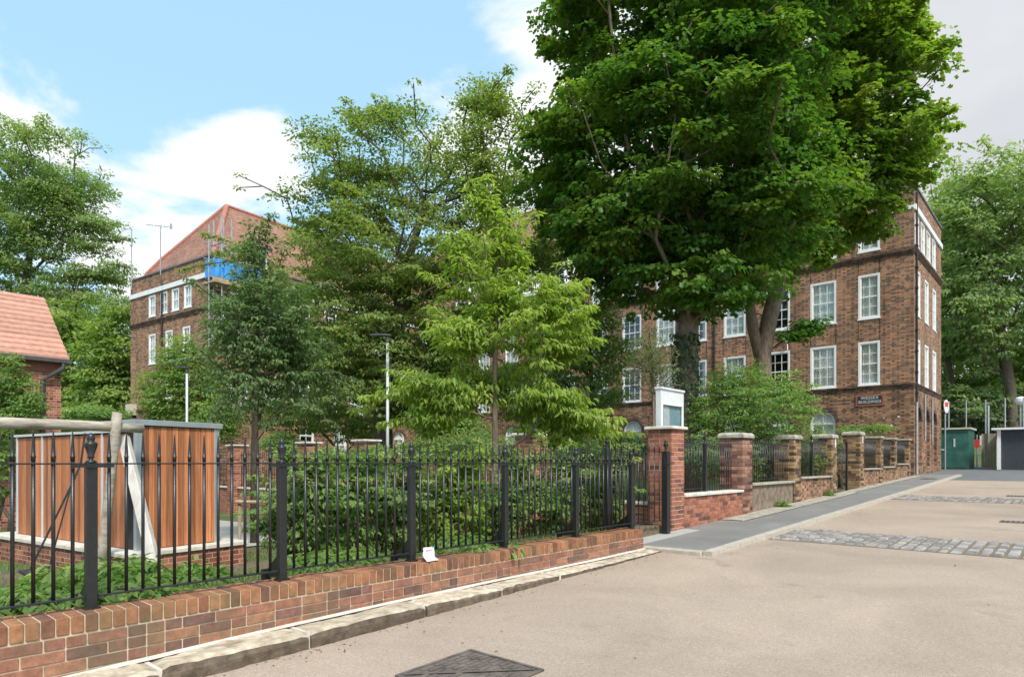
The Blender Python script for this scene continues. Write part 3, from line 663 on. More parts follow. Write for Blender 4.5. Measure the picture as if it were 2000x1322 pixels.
# ---- inner garden wall along y = 9 with piers and railings
ip = [(-8.3, 'red brick pier with pale flat cap behind the young light green tree'), (-13.9, 'red brick pier with pale flat cap in front of the tall lamp post'), (-16.7, 'red brick pier with pale flat cap right of the thin dark tree trunk'), (-21.2, 'leftmost red brick pier with pale flat cap, right of the timber store')]
edges = [-5.04]
for x, lab in ip:
    zb = gz(x, 9.8)-.25
    pier('brick_pier', x-.24, x+.24, 9.67, 10.12, zb, E+.53, M['gb_red'], M['mortar_pale'], .05, lab, 'inner garden piers', over=.06)
ps = [XW-.45]+[p for x, _ in ip for p in (x+.24, x-.24)]+[-30.0]
segl = ['short red garden wall joining the noticeboard pier to the next pier', 'red garden wall with pale coping behind the railings and hedge', 'short red garden wall right of the thin dark tree', 'red garden wall with pale coping right of the timber store', 'red garden wall with pale coping far left behind the timber store']
for k in range(5):
    b, a = ps[2*k]-.002, ps[2*k+1]+.002; top_z = E-.69-.14*min(1, k/3)
    wl = empty('garden_wall', ((a+b)/2, 9.9, gz((a+b)/2, 9.8)), segl[k], 'wall', 'inner garden walls')
    zb = min(gz(a, 9.8), gz(b, 9.8))-.2
    mb = MB(); mb.box(a, b, 9.8, 10.0, zb, top_z-.05); mb.build('brickwork', M['brick_red_p'], wl, world=True)
    mb = MB(); mb.box(a, b, 9.76, 10.04, top_z-.05, top_z); mb.build('coping', M['coping'], wl, world=True, bevel=.006)
    rl = empty('iron_railing', ((a+b)/2, 9.9, top_z), ['black railings on the short garden wall beside the noticeboard pier', 'black railings above the garden wall behind the hedge', 'black railings on the short garden wall right of the thin tree', 'black railings on the garden wall right of the timber store', 'black railings far left behind the timber store'][k], 'railing', 'railings on the inner garden walls')
    cx = (a+b)/2; Hh = E+.24-top_z
    mb = MB(); mb.box(a-cx, b-cx, -.006, .006, Hh-.012, Hh); mb.box(a-cx, b-cx, -.007, .007, .06, .072); mb.build('rail', M['iron'], rl)
    src = None; n_ = int((b-a)/.12)
    for q in range(n_):
        xx = a+(b-a)*(q+.5)/n_-cx
        if src is None: src = spike_bar(.009, .0, Hh, .12).build('bar', M['iron'], rl, (xx, 0, 0), smooth=True)
        else: inst(src, 'bar', rl, (xx, 0, 0))
# ------------------------------------------------------------------ windows
WC = {}
def window_meshes(w_, h, nc, nr, arch, cur):
    key = (round(w_, 2), round(h, 2), nc, nr, arch, cur)
    if key in WC: return WC[key]
    fr = MB(); F = .085; hw = w_/2; sh = h-hw if arch else h        # local: x across, y outwards negative (front = -y), z up, origin bottom centre
    fr.box(-hw, -hw+F, -.03, .07, 0, sh); fr.box(hw-F, hw, -.03, .07, 0, sh); fr.box(-hw-.03, hw+.03, -.06, .07, -.05, .0); fr.box(-hw+F, hw-F, -.03, .07, 0, F*.8)
    if arch:
        n = 14
        for k in range(n):
            t0, t1 = math.pi*k/n, math.pi*(k+1)/n
            P = [(r*math.cos(t), r*math.sin(t)) for t in (t0, t1) for r in (hw-F*.8, hw)]
            vs_ = [(x, y, sh+z) for y in (-.03, .07) for x, z in P]
            fr.add(vs_, [(0, 1, 3, 2), (6, 7, 5, 4), (1, 5, 7, 3), (0, 2, 6, 4)])
        fr.box(-hw+F, hw-F, -.02, .05, sh-.03, sh+.03)
    else: fr.box(-hw+F, hw-F, -.03, .07, h-F, h)
    z0, z1 = F*.8, (sh-.03 if arch else h-F); x0, x1 = -hw+F, hw-F; mid = (z0+z1)/2
    fr.box(x0, x1, .0, .045, mid-.025, mid+.025)
    for s_ in (x0, x1-.035): fr.box(s_, s_+.035, .002, .043, z0, z1)
    fr.box(x0+.035, x1-.035, .002, .043, z0, z0+.04); fr.box(x0+.035, x1-.035, .002, .043, z1-.04, z1)
    for c in range(1, nc): 
        xx = x0+(x1-x0)*c/nc; fr.box(xx-.011, xx+.011, .006, .04, z0+.04, z1-.04)
    for r_ in range(1, nr):
        if r_*2 == nr: continue
        zz_ = z0+(z1-z0)*r_/nr; fr.box(x0+.035, x1-.035, .008, .038, zz_-.011, zz_+.011)
    if arch:
        for c in range(1, nc):
            xx = x0+(x1-x0)*c/nc; hh = math.sqrt(max(hw*hw*.8-xx*xx, .01)); fr.box(xx-.011, xx+.011, .006, .04, sh+.03, sh+hh)
    pn = MB(); pn.box(x0, x1, .022, .026, z0, (h-.06 if not arch else sh))
    if arch:
        n = 12; pts = [(x1*math.cos(math.pi*k/n), .022, sh+x1*math.sin(math.pi*k/n)) for k in range(n+1)]; pn.add(pts, [tuple(range(n+1))[::-1]])
    cu = MB()
    if cur:
        n = 36; zt = h-.03; vs_ = []; fs = []
        for i in range(n+1):
            xx = -hw+.03+(w_-.06)*i/n; yy = .10+.02*math.sin(i*1.9)+.012*math.sin(i*.9); zt_ = zt if not arch else sh+math.sqrt(max((hw-.02)**2-xx*xx, 0))
            vs_ += [(xx, yy, .02), (xx, yy, zt_)]
        for i in range(n):
            if cur == 3 and 12 <= i < 25: continue
            fs.append((2*i, 2*i+2, 2*i+3, 2*i+1))
        cu.add(vs_, fs)
    def mk(mb, name, mat):
        o = mb.build(name, mat); me = o.data; bpy.data.objects.remove(o); return me
    WC[key] = (mk(fr, 'window', M['white']), mk(pn, 'pane', M['glass']), mk(cu, 'curtain', M['curtain_b'] if cur == 2 else M['curtain']) if cur else None)
    return WC[key]
def add_window(root, loc, rz, w_, h, nc=3, nr=4, arch=False, cur=1):
    a, b, c = window_meshes(w_, h, nc, nr, arch, cur)
    o = bpy.data.objects.new('window', a); COL.objects.link(o); o.parent = root; o.location = loc; o.rotation_euler = (0, 0, rz)
    for me, nm in ((b, 'pane'), (c, 'curtain')):
        if me is None: continue
        q = bpy.data.objects.new(nm, me); COL.objects.link(q); q.parent = o
def facade(mb, P, U, L, Z0, Z1, ops, nrm_, dep=.11, mi=0):
    """vertical wall from P along unit U, length L; openings (u0,u1,z0,z1,arch). nrm_ outward."""
    P = np.array(P, float); U = np.array(U, float); Nn = np.array(nrm_, float)
    us = sorted(set([0, L]+[o[0] for o in ops]+[o[1] for o in ops])); zs = sorted(set([Z0, Z1]+[o[2] for o in ops]+[o[3] for o in ops]))
    def pt(u, z, d=0): q = P+U*u-Nn*d; return (q[0], q[1], z)
    for i in range(len(us)-1):
        for j in range(len(zs)-1):
            cu, cz = (us[i]+us[i+1])/2, (zs[j]+zs[j+1])/2
            if any(o[0] < cu < o[1] and o[2] < cz < o[3] for o in ops): continue
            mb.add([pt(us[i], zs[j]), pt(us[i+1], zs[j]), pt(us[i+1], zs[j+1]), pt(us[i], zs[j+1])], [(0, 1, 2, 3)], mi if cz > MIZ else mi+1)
    for o in ops:
        u0, u1, z0, z1 = o[:4]; arch = len(o) > 4 and o[4]; blind = len(o) > 5 and o[5]; D = dep
        hw = (u1-u0)/2; uc = (u0+u1)/2; zt = z1-hw if arch else z1
        for (a, b) in (((u0, z0), (u0, zt)), ((u1, zt), (u1, z0)), ((u1, z0), (u0, z0))):
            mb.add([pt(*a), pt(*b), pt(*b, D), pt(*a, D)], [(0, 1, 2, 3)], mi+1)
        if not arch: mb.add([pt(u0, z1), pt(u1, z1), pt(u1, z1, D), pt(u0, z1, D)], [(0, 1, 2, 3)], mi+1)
        else:
            n = 14; arc = [(uc+hw*math.cos(math.pi*k/n), zt+hw*math.sin(math.pi*k/n)) for k in range(n+1)]
            for k in range(n):
                cor = (u1, z1) if k < n/2 else (u0, z1)
                mb.add([pt(*cor), pt(*arc[k+1]), pt(*arc[k])], [(0, 1, 2)], mi+1)
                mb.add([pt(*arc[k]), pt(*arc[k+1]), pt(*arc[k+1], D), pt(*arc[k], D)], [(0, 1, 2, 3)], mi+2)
                # dark ring of bricks on edge, 4 mm proud
                o1 = [(uc+(hw+.16)*math.cos(math.pi*q/n), zt+(hw+.16)*math.sin(math.pi*q/n)) for q in (k, k+1)]
                mb.add([pt(*arc[k], -.004), pt(*o1[0], -.004), pt(*o1[1], -.004), pt(*arc[k+1], -.004)], [(0, 1, 2, 3)], mi+2)
            mb.add([pt(uc, z1), pt(u0, z1), pt(*arc[n//2])], [(0, 1, 2)], mi+1) if False else None
        if blind: mb.add([pt(u0, z0, D), pt(u1, z0, D), pt(u1, z1, D), pt(u0, z1, D)], [(0, 1, 2, 3)], mi+1)
def bandz(mb, P, U, L, nrm_, z0, z1, out, mi, ext=0, ins=.05):
    P = np.array(P, float); U = np.array(U, float); Nn = np.array(nrm_, float)
    q = [P-U*ext-Nn*ins, P+U*(L+ext)-Nn*ins, P+U*(L+ext)+Nn*out, P-U*ext+Nn*out]
    vs_ = [(a[0], a[1], z) for z in (z0, z1) for a in q]
    mb.add(vs_, [(0,3,2,1),(4,5,6,7),(0,1,5,4),(1,2,6,5),(2,3,7,6),(3,0,4,7)], mi)
MIZ = 0
ROWS0 = [(2.92, 4.58), (5.46, 7.13)]
BM = [M['brick_main'], M['brick_ground'], M['brick_dark']]
# ---- main block (long facade along y = 27.2)
main = empty('apartment_block', (-4.6*K, 27.2*K, E-K*.5), 'long four storey brown brick block of flats with white sash windows behind the maple trees', 'building')
cols = [(-6.07, .74, 2), (-7.7, .96, 3), (-9.45, .96, 3), (-11.3, .97, 3), (-12.95, .75, 2), (-14.6, .96, 3), (-16.43, 1.05, 3), (-18.3, .96, 3), (-20.3, .96, 3), (-22.2, .96, 3), (-24.3, .96, 3), (-26.5, .96, 3), (-28.6, .96, 3), (-30.7, .96, 3), (-32.8, .96, 3)]
X1 = -4.6*K; X0 = -40.0*K; Y0 = 27.2*K; Y1 = 33.2*K; XM = 26*K; YB = 38*K
cols = [(x*K, w_*K, n) for x, w_, n in cols]; ROWS = [(a*K, b*K) for a, b in ROWS0]; TOP = (8.02*K, 9.18*K); MIZ = E+2.9*K
ops = []
for x, w_, nc in cols:
    u = x-X0
    for (a, b) in ROWS: ops.append((u-w_/2, u+w_/2, E+a, E+b))
    ops.append((u-w_/2, u+w_/2, E+TOP[0], E+TOP[1]))
archs = [(x*K, w_*K) for x, w_ in [(-7.72, .95), (-9.5, .95), (-11.3, .95), (-13.2, .95), (-16.4, 1.0), (-18.3, 1.0), (-20.3, 1.0), (-22.2, 1.0), (-24.3, 1.0), (-26.5, 1.0), (-28.6, 1.0)]]
for x, w_ in archs: ops.append((x-X0-w_/2, x-X0+w_/2, E+K*.45, E+K*2.0, True))
mb = MB()
def shift(o): return o
# right high part X>-14 goes to parapet 10.1, left part to 9.35
hi = [o for o in ops if o[0] >= XM]; lo = [o for o in ops if o[0] < XM]
facade(mb, (X0, Y0, 0), (1, 0, 0), XM, E-K*1.6, E+K*9.35, lo, (0, -1, 0))
facade(mb, (X0+XM, Y0, 0), (1, 0, 0), X1-X0-XM, E-K*1.2, E+K*10.1, [(o[0]-XM, o[1]-XM)+tuple(o[2:]) for o in hi], (0, -1, 0))
# side
side_rows = [(TOP, [.55*K, 1.75*K, 2.95*K, 4.2*K]), (ROWS[1], [.8*K, 2.55*K, 4.3*K]), (ROWS[0], [.8*K, 2.55*K, 4.3*K])]
sops = []
for (a, b), us in side_rows:
    for u in us: sops.append((u-.46, u+.46, E+a, E+b))
for u in (1.0*K, 2.7*K, 4.4*K): sops.append((u-.55, u+.55, E-K*.15, E+K*2.05, True, True))
facade(mb, (X1, Y0, 0), (0, 1, 0), Y1-Y0, E-K*1.0, E+K*10.1, sops, (1, 0, 0))
facade(mb, (X1, Y1, 0), (-1, 0, 0), X1-X0-XM+.0, E-K*1.0, E+K*10.1, [], (0, 1, 0))
mb.add([(X0+XM, Y1, E+K*9), (X0+XM, Y0, E+K*9), (X0+XM, Y0, E+K*10.1), (X0+XM, Y1, E+K*10.1)], [(0, 1, 2, 3)])
mb.add([(X0, Y0, 0), (X0, YB, 0), (X0, YB, E+K*9.35), (X0, Y0, E+K*9.35)], [(0, 1, 2, 3)])
mb.add([(X0, YB, 0), (X0+XM, YB, 0), (X0+XM, YB, E+K*9.35), (X0, YB, E+K*9.35)], [(0, 1, 2, 3)])
mb.add([(X0+XM, YB, 0), (X0+XM, Y1, 0), (X0+XM, Y1, E+K*9.35), (X0+XM, YB, E+K*9.35)], [(0, 1, 2, 3)])
# recessed vertical panels of darker brick between rows
for x, w_, nc in cols:
    for za, zb in ((4.63*K, 5.40*K), (7.14*K, 7.6*K)):
        for xe in (x-w_/2-.012, x+w_/2-.03): mb.box(xe, xe+.045, Y0-.006, Y0+.02, E+za, E+zb, 2)
mb.build('wall', BM, main, world=True)
mb = MB()
for (P, U, L, nn) in (((X0, Y0, 0), (1, 0, 0), X1-X0, (0, -1, 0)), ((X1, Y0, 0), (0, 1, 0), Y1-Y0, (1, 0, 0))):
    for (a, b, o_) in ((2.72, 2.78, .03), (2.78, 2.84, .05), (2.84, 2.895, .08), (7.62, 7.69, .04), (7.69, 7.76, .07), (7.76, 7.83, .10), (7.83, 7.87, .06)):
        bandz(mb, P, U, L, nn, E+a*K, E+b*K, o_, 0, ext=(0 if nn[1] else 0))
mb.build('string_course', M['brick_dark'], main, world=True)
mb = MB(); bandz(mb, (X1, Y0, 0), (0, 1, 0), Y1-Y0, (1, 0, 0), E+K*9.22, E+K*9.42, .07, 0); bandz(mb, (X0+XM, Y0, 0), (1, 0, 0), X1-X0-XM, (0, -1, 0), E+K*9.25, E+K*9.38, .05, 0); bandz(mb, (X0, Y0, 0), (1, 0, 0), XM, (0, -1, 0), E+K*9.2, E+K*9.35, .08, 0); mb.build('white_cornice', M['white'], main, world=True)
mb = MB(); bandz(mb, (X1, Y0, 0), (0, 1, 0), Y1-Y0, (1, 0, 0), E+K*10.1, E+K*10.18, .05, 0, ins=.3); bandz(mb, (X0+XM, Y0, 0), (1, 0, 0), X1-X0-XM-.3, (0, -1, 0), E+K*10.1, E+K*10.18, .05, 0, ins=.3); mb.build('parapet_coping', M['lead'], main, world=True)
mb = MB(); mb.box(X0+XM, X1-.01, Y0+.01, Y1-.01, E+K*9.55, E+K*9.6); mb.box(X0+.01, X0+XM, Y0+.01, YB-.1, E+K*9.0, E+K*9.2); mb.build('flat_roof', M['lead'], main, world=True)
def hip_roof(mb, x0, x1, y0, y1, ze, zr, inset, steep=(.75, 1.7)):
    a, h1 = steep; ym = (y0+y1)/2
    L0 = [(x0, y0, ze), (x1, y0, ze), (x1, y1, ze), (x0, y1, ze)]
    L1 = [(x0+a, y0+a, ze+h1), (x1-a, y0+a, ze+h1), (x1-a, y1-a, ze+h1), (x0+a, y1-a, ze+h1)]
    rd = [(x0+inset, ym, zr), (x1-inset, ym, zr)]
    v = L0+L1+rd
    mb.add(v, [(0, 1, 5, 4), (1, 2, 6, 5), (2, 3, 7, 6), (3, 0, 4, 7), (4, 5, 9, 8), (5, 6, 9), (6, 7, 8, 9), (7, 4, 8)])
    return v
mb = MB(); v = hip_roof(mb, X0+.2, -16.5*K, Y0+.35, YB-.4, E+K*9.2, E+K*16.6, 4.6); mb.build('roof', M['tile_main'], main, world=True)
mb = MB()
for a, b in ((8, 9), (5, 9), (6, 9), (4, 8), (7, 8), (1, 5)): mb.cyl(v[a], v[b], .11, n=8)
mb.build('ridge_tiles', M['tile_ridge'], main, world=True)
for x, w_, nc in cols:
    xk = round(x/K, 2); ncur = R.choice([1, 1, 2, 2, 3, 0])
    for ri, (a, b) in enumerate(ROWS):
        cur = {(-6.07, 0): 1, (-6.07, 1): 2, (-7.7, 0): 1, (-7.7, 1): 2, (-9.45, 0): 0, (-9.45, 1): 0, (-11.3, 0): 1, (-11.3, 1): 2}.get((xk, ri), ncur)
        add_window(main, (x-X1, .03, a+.5*K), 0, w_, b-a, nc, 4, cur=cur)
    add_window(main, (x-X1, .03, TOP[0]+.5*K), 0, w_, TOP[1]-TOP[0], nc, 2, cur=ncur)
for x, w_ in archs: add_window(main, (x-X1, .09, .95*K), 0, w_, 1.55*K, 2, 2, True, cur=R.choice([1, 2]))
for (a, b), us in side_rows:
    for u in us: add_window(main, (-.03, u, a+.5*K), math.pi/2, .92, b-a, 2, 4 if b-a > 1.3 else 2, cur=1)
# dormers above the eaves
for k, xd in enumerate((-21.2*K, -23.4*K, -28.5*K)):
    dm = MB(); w2 = .8; dm.box(xd-w2, xd+w2, Y0+.25, Y0+3, E+K*9.3, E+K*10.95, 0); dm.box(xd-w2-.12, xd+w2+.12, Y0+.1, Y0+3.6, E+K*10.95, E+K*11.03, 1)
    o = dm.build('dormer', [M['white'], M['lead']], main, world=True)
    a, b, c = window_meshes(1.3, 1.35, 3, 4, False, 0); q = bpy.data.objects.new('dormer_window', a); COL.objects.link(q); q.parent = o; q.location = (xd-X1, .2, 9.95*K)
    dk = MB(); dk.box(xd-.56, xd+.56, Y0+.235, Y0+.248, E+K*9.55, E+K*10.7); dk.build('glazing', M['dark'], o, world=False).location = (-main.location[0], -main.location[1], -main.location[2])
# balcony of brick in front of the arches
mb = MB(); mb.box(-20.6*K, -17.5*K, Y0-1.0, Y0-.005, E+K*2.35, E+K*2.5, 0); mb.box(-17.75*K, -17.5*K, Y0-1.0, Y0-.007, E+K*2.5, E+K*3.3, 0); mb.box(-20.6*K, -17.755*K, Y0-1.0, Y0-.85, E+K*3.18, E+K*3.3, 0); mb.box(-20.6*K, -19.4*K, Y0-.99, Y0-.86, E+K*2.5, E+K*3.18, 0)
for k in range(9): mb.box(-19.3*K+k*.19, -19.24*K+k*.19, Y0-.96, Y0-.9, E+K*2.5, E+K*3.18, 1)
mb.build('balcony', [M['brick_dark'], M['iron']], main, world=True)
# rainwater pipes, cables, name plate, vents
mb = MB(); mb.cyl((X1+.06, Y0+.25, E-K*.45), (X1+.06, Y0+.25, E+K*2.2), .045, n=8, mi=0); mb.cyl((X1+.06, Y0+.25, E+K*2.2), (X1+.06, Y0+.25, E+K*9.9), .04, n=8, mi=1)
for z in range(9): mb.box(X1+.004, X1+.11, Y0+.18, Y0+.32, E+K*2.5+z*.85, E+K*2.56+z*.85, 1)
mb.build('drainpipe', [M['galv'], M['rubber']], main, world=True)
mb = MB()
for u in (1.95*K, 3.55*K): mb.cyl((X1+.05, Y0+u, E-K*.0+.9), (X1+.05, Y0+u, E+K*2.6), .035, n=8)
mb.build('drainpipe', [M['galv']], main, world=True)
mb = MB(); mb.cyl((-12.2*K, Y0-.06, E-K*.7), (-12.2*K, Y0-.06, E+K*9.2), .04, n=8); mb.cyl((-13.9*K, Y0-.06, E-K*.7), (-13.9*K, Y0-.06, E+K*9.2), .04, n=8); mb.build('drainpipe', [M['rubber']], main, world=True)
mb = MB(); mb.box(-6.52*K, -5.55*K, Y0-.045, Y0+.01, E+K*2.13, E+K*2.57, 0); mb.box(-6.45*K, -5.62*K, Y0-.055, Y0-.0455, E+K*2.2, E+K*2.5, 1)
plate = mb.build('name_plate', [M['soffit'], M['navy']], main, world=True)
def text(body, size, loc, rx, rz, mat, parent, name='lettering', sx=1):
    cu = bpy.data.curves.new(name, 'FONT'); cu.body = body; cu.size = size; cu.align_x = 'CENTER'; cu.extrude = .003; cu.space_character = 1.08
    o = bpy.data.objects.new(name, cu); COL.objects.link(o); bpy.context.view_layer.update()
    dg = bpy.context.evaluated_depsgraph_get(); me = bpy.data.meshes.new_from_object(o.evaluated_get(dg)); bpy.data.objects.remove(o)
    o = bpy.data.objects.new(name, me); me.materials.clear(); me.materials.append(mat); COL.objects.link(o)
    o.parent = parent; o.location = loc; o.rotation_euler = (rx, 0, rz); o.scale = (sx, 1, 1); return o
text('WESSEX', .165, (-6.04*K-X1, -.06, 2.885*K), math.pi/2, 0, M['letter'], plate, sx=1.05)
text('BUILDINGS', .165, (-6.035*K-X1, -.06, 2.735*K), math.pi/2, 0, M['letter'], plate, sx=.98)
mb = MB(); mb.box(-5.35*K, -5.28*K, Y0-.02, Y0, E+K*1.32, E+K*1.39); mb.box(-5.12*K, -5.05*K, Y0-.02, Y0, E+K*1.65, E+K*1.7); mb.box(-5.6*K, -5.55*K, Y0-.02, Y0, E+K*1.62, E+K*1.65); mb.build('wall_vent', M['white'], main, world=True)
mb = MB(); mb.cyl((-9.0*K, Y0-.25, E+K*4.55), (-9.0*K, Y0-.25, E+K*4.95), .025, n=6); mb.box(-9.02*K, -8.98*K, Y0-.25, Y0, E+K*4.85, E+K*4.88); mb.box(-9.05*K, -8.95*K, Y0-.32, Y0-.2, E+K*4.9, E+K*5.02); mb.build('wall_lamp', M['white'], main, world=True)
# ---- left wing, turned seven degrees
aA = math.atan2(.121, .9926)          # local +x = away from corner along face A reversed
wing = empty('apartment_wing', (-32.0, 13.54, E-1.5), 'brown brick wing with steep hipped tile roof and white band, partly behind the trees', 'building', rz=math.atan2(.121, .9926))
# local frame: x axis = (.9926,.121), y axis = (-.121,.9926); body x -8..0, y 0..30 ; z local = zr + 1.5
def zl(z): return z+1.5
def hitA(px):      # x-coordinate (local) where pixel column px meets face A (y=0)
    r_ = ray(px); C = np.array([-32.0, 13.54]); Dv = np.array([-.9926, -.121])
    t, k = np.linalg.solve(np.array([[Dv[0], -r_[0]], [Dv[1], -r_[1]]]), -C); return -t
def hitB(px):
    r_ = ray(px); C = np.array([-32.0, 13.54]); Dv = np.array([-.121, .9926])
    t, k = np.linalg.solve(np.array([[Dv[0], -r_[0]], [Dv[1], -r_[1]]]), -C); return t
MIZ = zl(2.9)
opsA = []; winA = []
for px in (297, 320, 342.5, 366.5):
    u = hitA(px)+8.0; opsA.append((u-.36, u+.36, zl(7.86), zl(9.0))); winA.append((u-8, 7.86, .72, 1.14, 2))
for px in (297, 330, 364):
    u = hitA(px)+8.0; opsA.append((u-.36, u+.36, zl(5.3), zl(6.9))); winA.append((u-8, 5.3, .72, 1.6, 4))
for px in (330, 364):
    u = hitA(px)+8.0; opsA.append((u-.36, u+.36, zl(2.92), zl(4.5))); winA.append((u-8, 2.92, .72, 1.58, 4))
mb = MB(); facade(mb, (-8, 0, 0), (1, 0, 0), 8, -.6, zl(10.1), opsA, (0, -1, 0))
opsB = []; winB = []
colsB = [1.6+1.95*k for k in range(9)]
for u in colsB:
    for (a, b) in ROWS0+[(7.86, 9.0)]: opsB.append((u-.48, u+.48, zl(a), zl(b))); winB.append((u, a, b-a, False))
for px in (600, 665, 735, 780): 
    u = hitB(px); opsB.append((u-.5, u+.5, zl(.5), zl(2.0), True)); winB.append((u, .5, 1.5, True))
facade(mb, (0, 0, 0), (0, 1, 0), 24, -.6, zl(10.1), opsB, (1, 0, 0))
mb.add([(-8, 24, -.6), (-8, 0, -.6), (-8, 0, zl(10.1)), (-8, 24, zl(10.1))], [(0, 1, 2, 3)]); mb.add([(0, 24, -.6), (-8, 24, -.6), (-8, 24, zl(10.1)), (0, 24, zl(10.1))], [(0, 1, 2, 3)])
mb.build('wall', BM, wing)
FA = ((-8, 0, 0), (1, 0, 0), 8, (0, -1, 0)); FB = ((0, 0, 0), (0, 1, 0), 24, (1, 0, 0))
mb = MB()
for (P, U, L, nn) in (FA, FB):
    for (a, b, o_) in ((2.72, 2.80, .03), (2.80, 2.88, .07), (7.42, 7.5, .04), (7.5, 7.58, .07), (7.58, 7.66, .10)): bandz(mb, P, U, L, nn, zl(a), zl(b), o_, 0)
mb.build('string_course', M['brick_dark'], wing)
mb = MB()
for (P, U, L, nn) in (FA, FB): bandz(mb, P, U, L, nn, zl(9.08), zl(9.32), .07, 0)
mb.build('white_cornice', M['white'], wing)
mb = MB()
for (P, U, L, nn) in (FA, FB): bandz(mb, P, U, L, nn, zl(10.1), zl(10.18), .06, 0, ins=.3)
mb.build('parapet_coping', M['lead'], wing)
mb = MB(); mb.box(-7.99, -.01, .01, 23.9, zl(9.6), zl(9.65)); mb.build('flat_roof', M['lead'], wing)
mb = MB()
x0, x1, y0, y1 = -7.6, -.4, .4, 27; ze = zl(9.7); zr_ = zl(14.55); s_ = .55; h1 = 1.75; xm = -4.0
v = [(x0, y0, ze), (x1, y0, ze), (x1, y1, ze), (x0, y1, ze), (x0+s_*.4, y0+s_*.4, ze+.9), (x1-s_*.4, y0+s_*.4, ze+.9), (x1-s_*.4, y1, ze+.9), (x0+s_*.4, y1, ze+.9),
     (x0+s_+.3, y0+s_+.2, ze+h1), (x1-s_-.3, y0+s_+.2, ze+h1), (x1-s_-.3, y1, ze+h1), (x0+s_+.3, y1, ze+h1), (xm, 3.35, zr_), (xm, y1, zr_)]
mb.add(v, [(0, 1, 5, 4), (1, 2, 6, 5), (3, 0, 4, 7), (4, 5, 9, 8), (5, 6, 10, 9), (7, 4, 8, 11), (8, 9, 12), (9, 10, 13, 12), (11, 8, 12, 13), (3, 7, 11, 13, 10, 6, 2)])
mb.build('roof', M['tile_main'], wing)
mb = MB()
for ch in ((1, 5, 9, 12), (0, 4, 8, 12)): mb.tube([v[i] for i in ch], .14, n=8)
mb.cyl(v[12], v[13], .12, n=8); mb.build('ridge_tiles', M['tile_ridge'], wing)
for (x, z, w_, h, nr) in winA: add_window(wing, (x, .03, zl(z)), 0, w_, h, 2, nr, cur=1)
for (u, z, h, ar) in winB: add_window(wing, (-.03 if not ar else -.09, u, zl(z)), math.pi/2, .96 if not ar else 1.0, h, 3 if not ar else 2, 4 if h > 1.3 and not ar else 2, ar, cur=R.choice([1, 2, 0]))
ud = hitB(512)
mb = MB(); mb.box(-2.2, -.35, ud-.55, ud+.55, zl(9.7), zl(11.4), 0); mb.box(-2.6, -.2, ud-.65, ud+.65, zl(11.4), zl(11.48), 1); dmo = mb.build('dormer', [M['white'], M['lead']], wing)
mb = MB(); mb.box(-.352, -.335, ud-.4, ud-.03, zl(10.0), zl(11.2)); mb.box(-.352, -.335, ud+.03, ud+.4, zl(10.0), zl(11.2)); mb.build('glazing', M['dark'], dmo)
mb = MB(); xb = hitA(262); mb.box(xb-.25, xb+.3, -.35, -.004, zl(2.6), zl(3.2)); mb.box(xb-.2, xb+.2, -.2, -.004, zl(1.0), zl(2.6), 1); mb.build('meter_cabinet', [M['beige'], M['dark']], wing)
mb = MB(); xp = hitA(318); mb.tube([(xp, -.06, zl(9.0)), (xp, -.06, zl(7.4)), (xp, -.06, zl(.5))], .05, n=8); mb.build('drainpipe', M['rubber'], wing)
# aerials
def aerial(px, ytop, ybase, d, label, yagi):
    P = W(px, ytop, d); B = W(px, ybase, d); r_ = empty('roof_aerial', tuple(B), label, 'aerial')
    mb = MB(); H_ = P[2]-B[2]; mb.cyl((0, 0, -.6), (0, 0, H_), .03, n=6); mb.build('mast', M['galv'], r_)
    mb = MB(); dx = np.array([CT, ST, 0])
    if yagi:
        mb.cyl(tuple(dx*-.75+[0, 0, H_+.04]), tuple(dx*.6+[0, 0, H_-.12]), .018, n=6)
        for k in range(9):
            c = dx*(-.7+.15*k)+np.array([0, 0, H_+.035-.0175*k]); mb.cyl(tuple(c-np.array([0, .0, .12])), tuple(c+np.array([0, 0, .12])), .008, n=4)
        mb.box(.42, .5, .3, .4, H_-.2, H_+.05)
    else: mb.cyl((0, 0, H_-.02), tuple(dx*-.7+[0, 0, H_+.0]), .015, n=6); mb.box(-.1, .1, -.03, .03, H_-1.0, H_-.9)
    mb.build('antenna', M['galv'], r_)
aerial(313.5, 440, 515, 33.3, 'television aerial with many short elements on the wing parapet', True)
aerial(257, 446, 545, 35.6, 'plain tall mast with short top arm at the far end of the wing parapet', False)
# scaffold at the corner
sf = empty('scaffold', tuple(wing.location), 'scaffold tower with blue sheeting clinging to the corner of the brick wing roof', 'scaffold', rz=wing.rotation_euler[2])
u1 = hitB(482)
mb = MB()
for (x, y, zt) in ((.25, .1, 11.8), (.25, u1*.3, 12.0), (.95, .1, 12.0), (.25, u1*.95, 11.6), (.95, u1*.95, 11.8), (.95, u1*.3, 11.9), (.6, -.35, 11.4)): mb.cyl((x, y, zl(5.5)), (x, y, zl(zt)), .035, n=6)
for z in (7.0, 8.7, 9.4, 9.85, 10.6): 
    for x in (.25, .95): mb.cyl((x, -.4, zl(z)), (x, u1+.2, zl(z)), .028, n=6)
    for y in (.1, u1*.3, u1*.95): mb.cyl((.0, y, zl(z)), (1.1, y, zl(z)), .028, n=6)
mb.cyl((.95, .1, zl(7.0)), (.95, u1*.95, zl(8.7)), .028, n=6); mb.cyl((.3, .1, zl(8.4)), (.95, u1, zl(5.8)), .028, n=6)
mb.build('tube_frame', M['galv'], sf)
mb = MB(); mb.box(.1, 1.15, -.4, u1+.2, zl(8.58), zl(8.66)); mb.box(1.0, 1.04, -.4, u1+.2, zl(8.67), zl(8.85)); mb.build('deck', M['board'], sf)
mb = MB()
n = 16
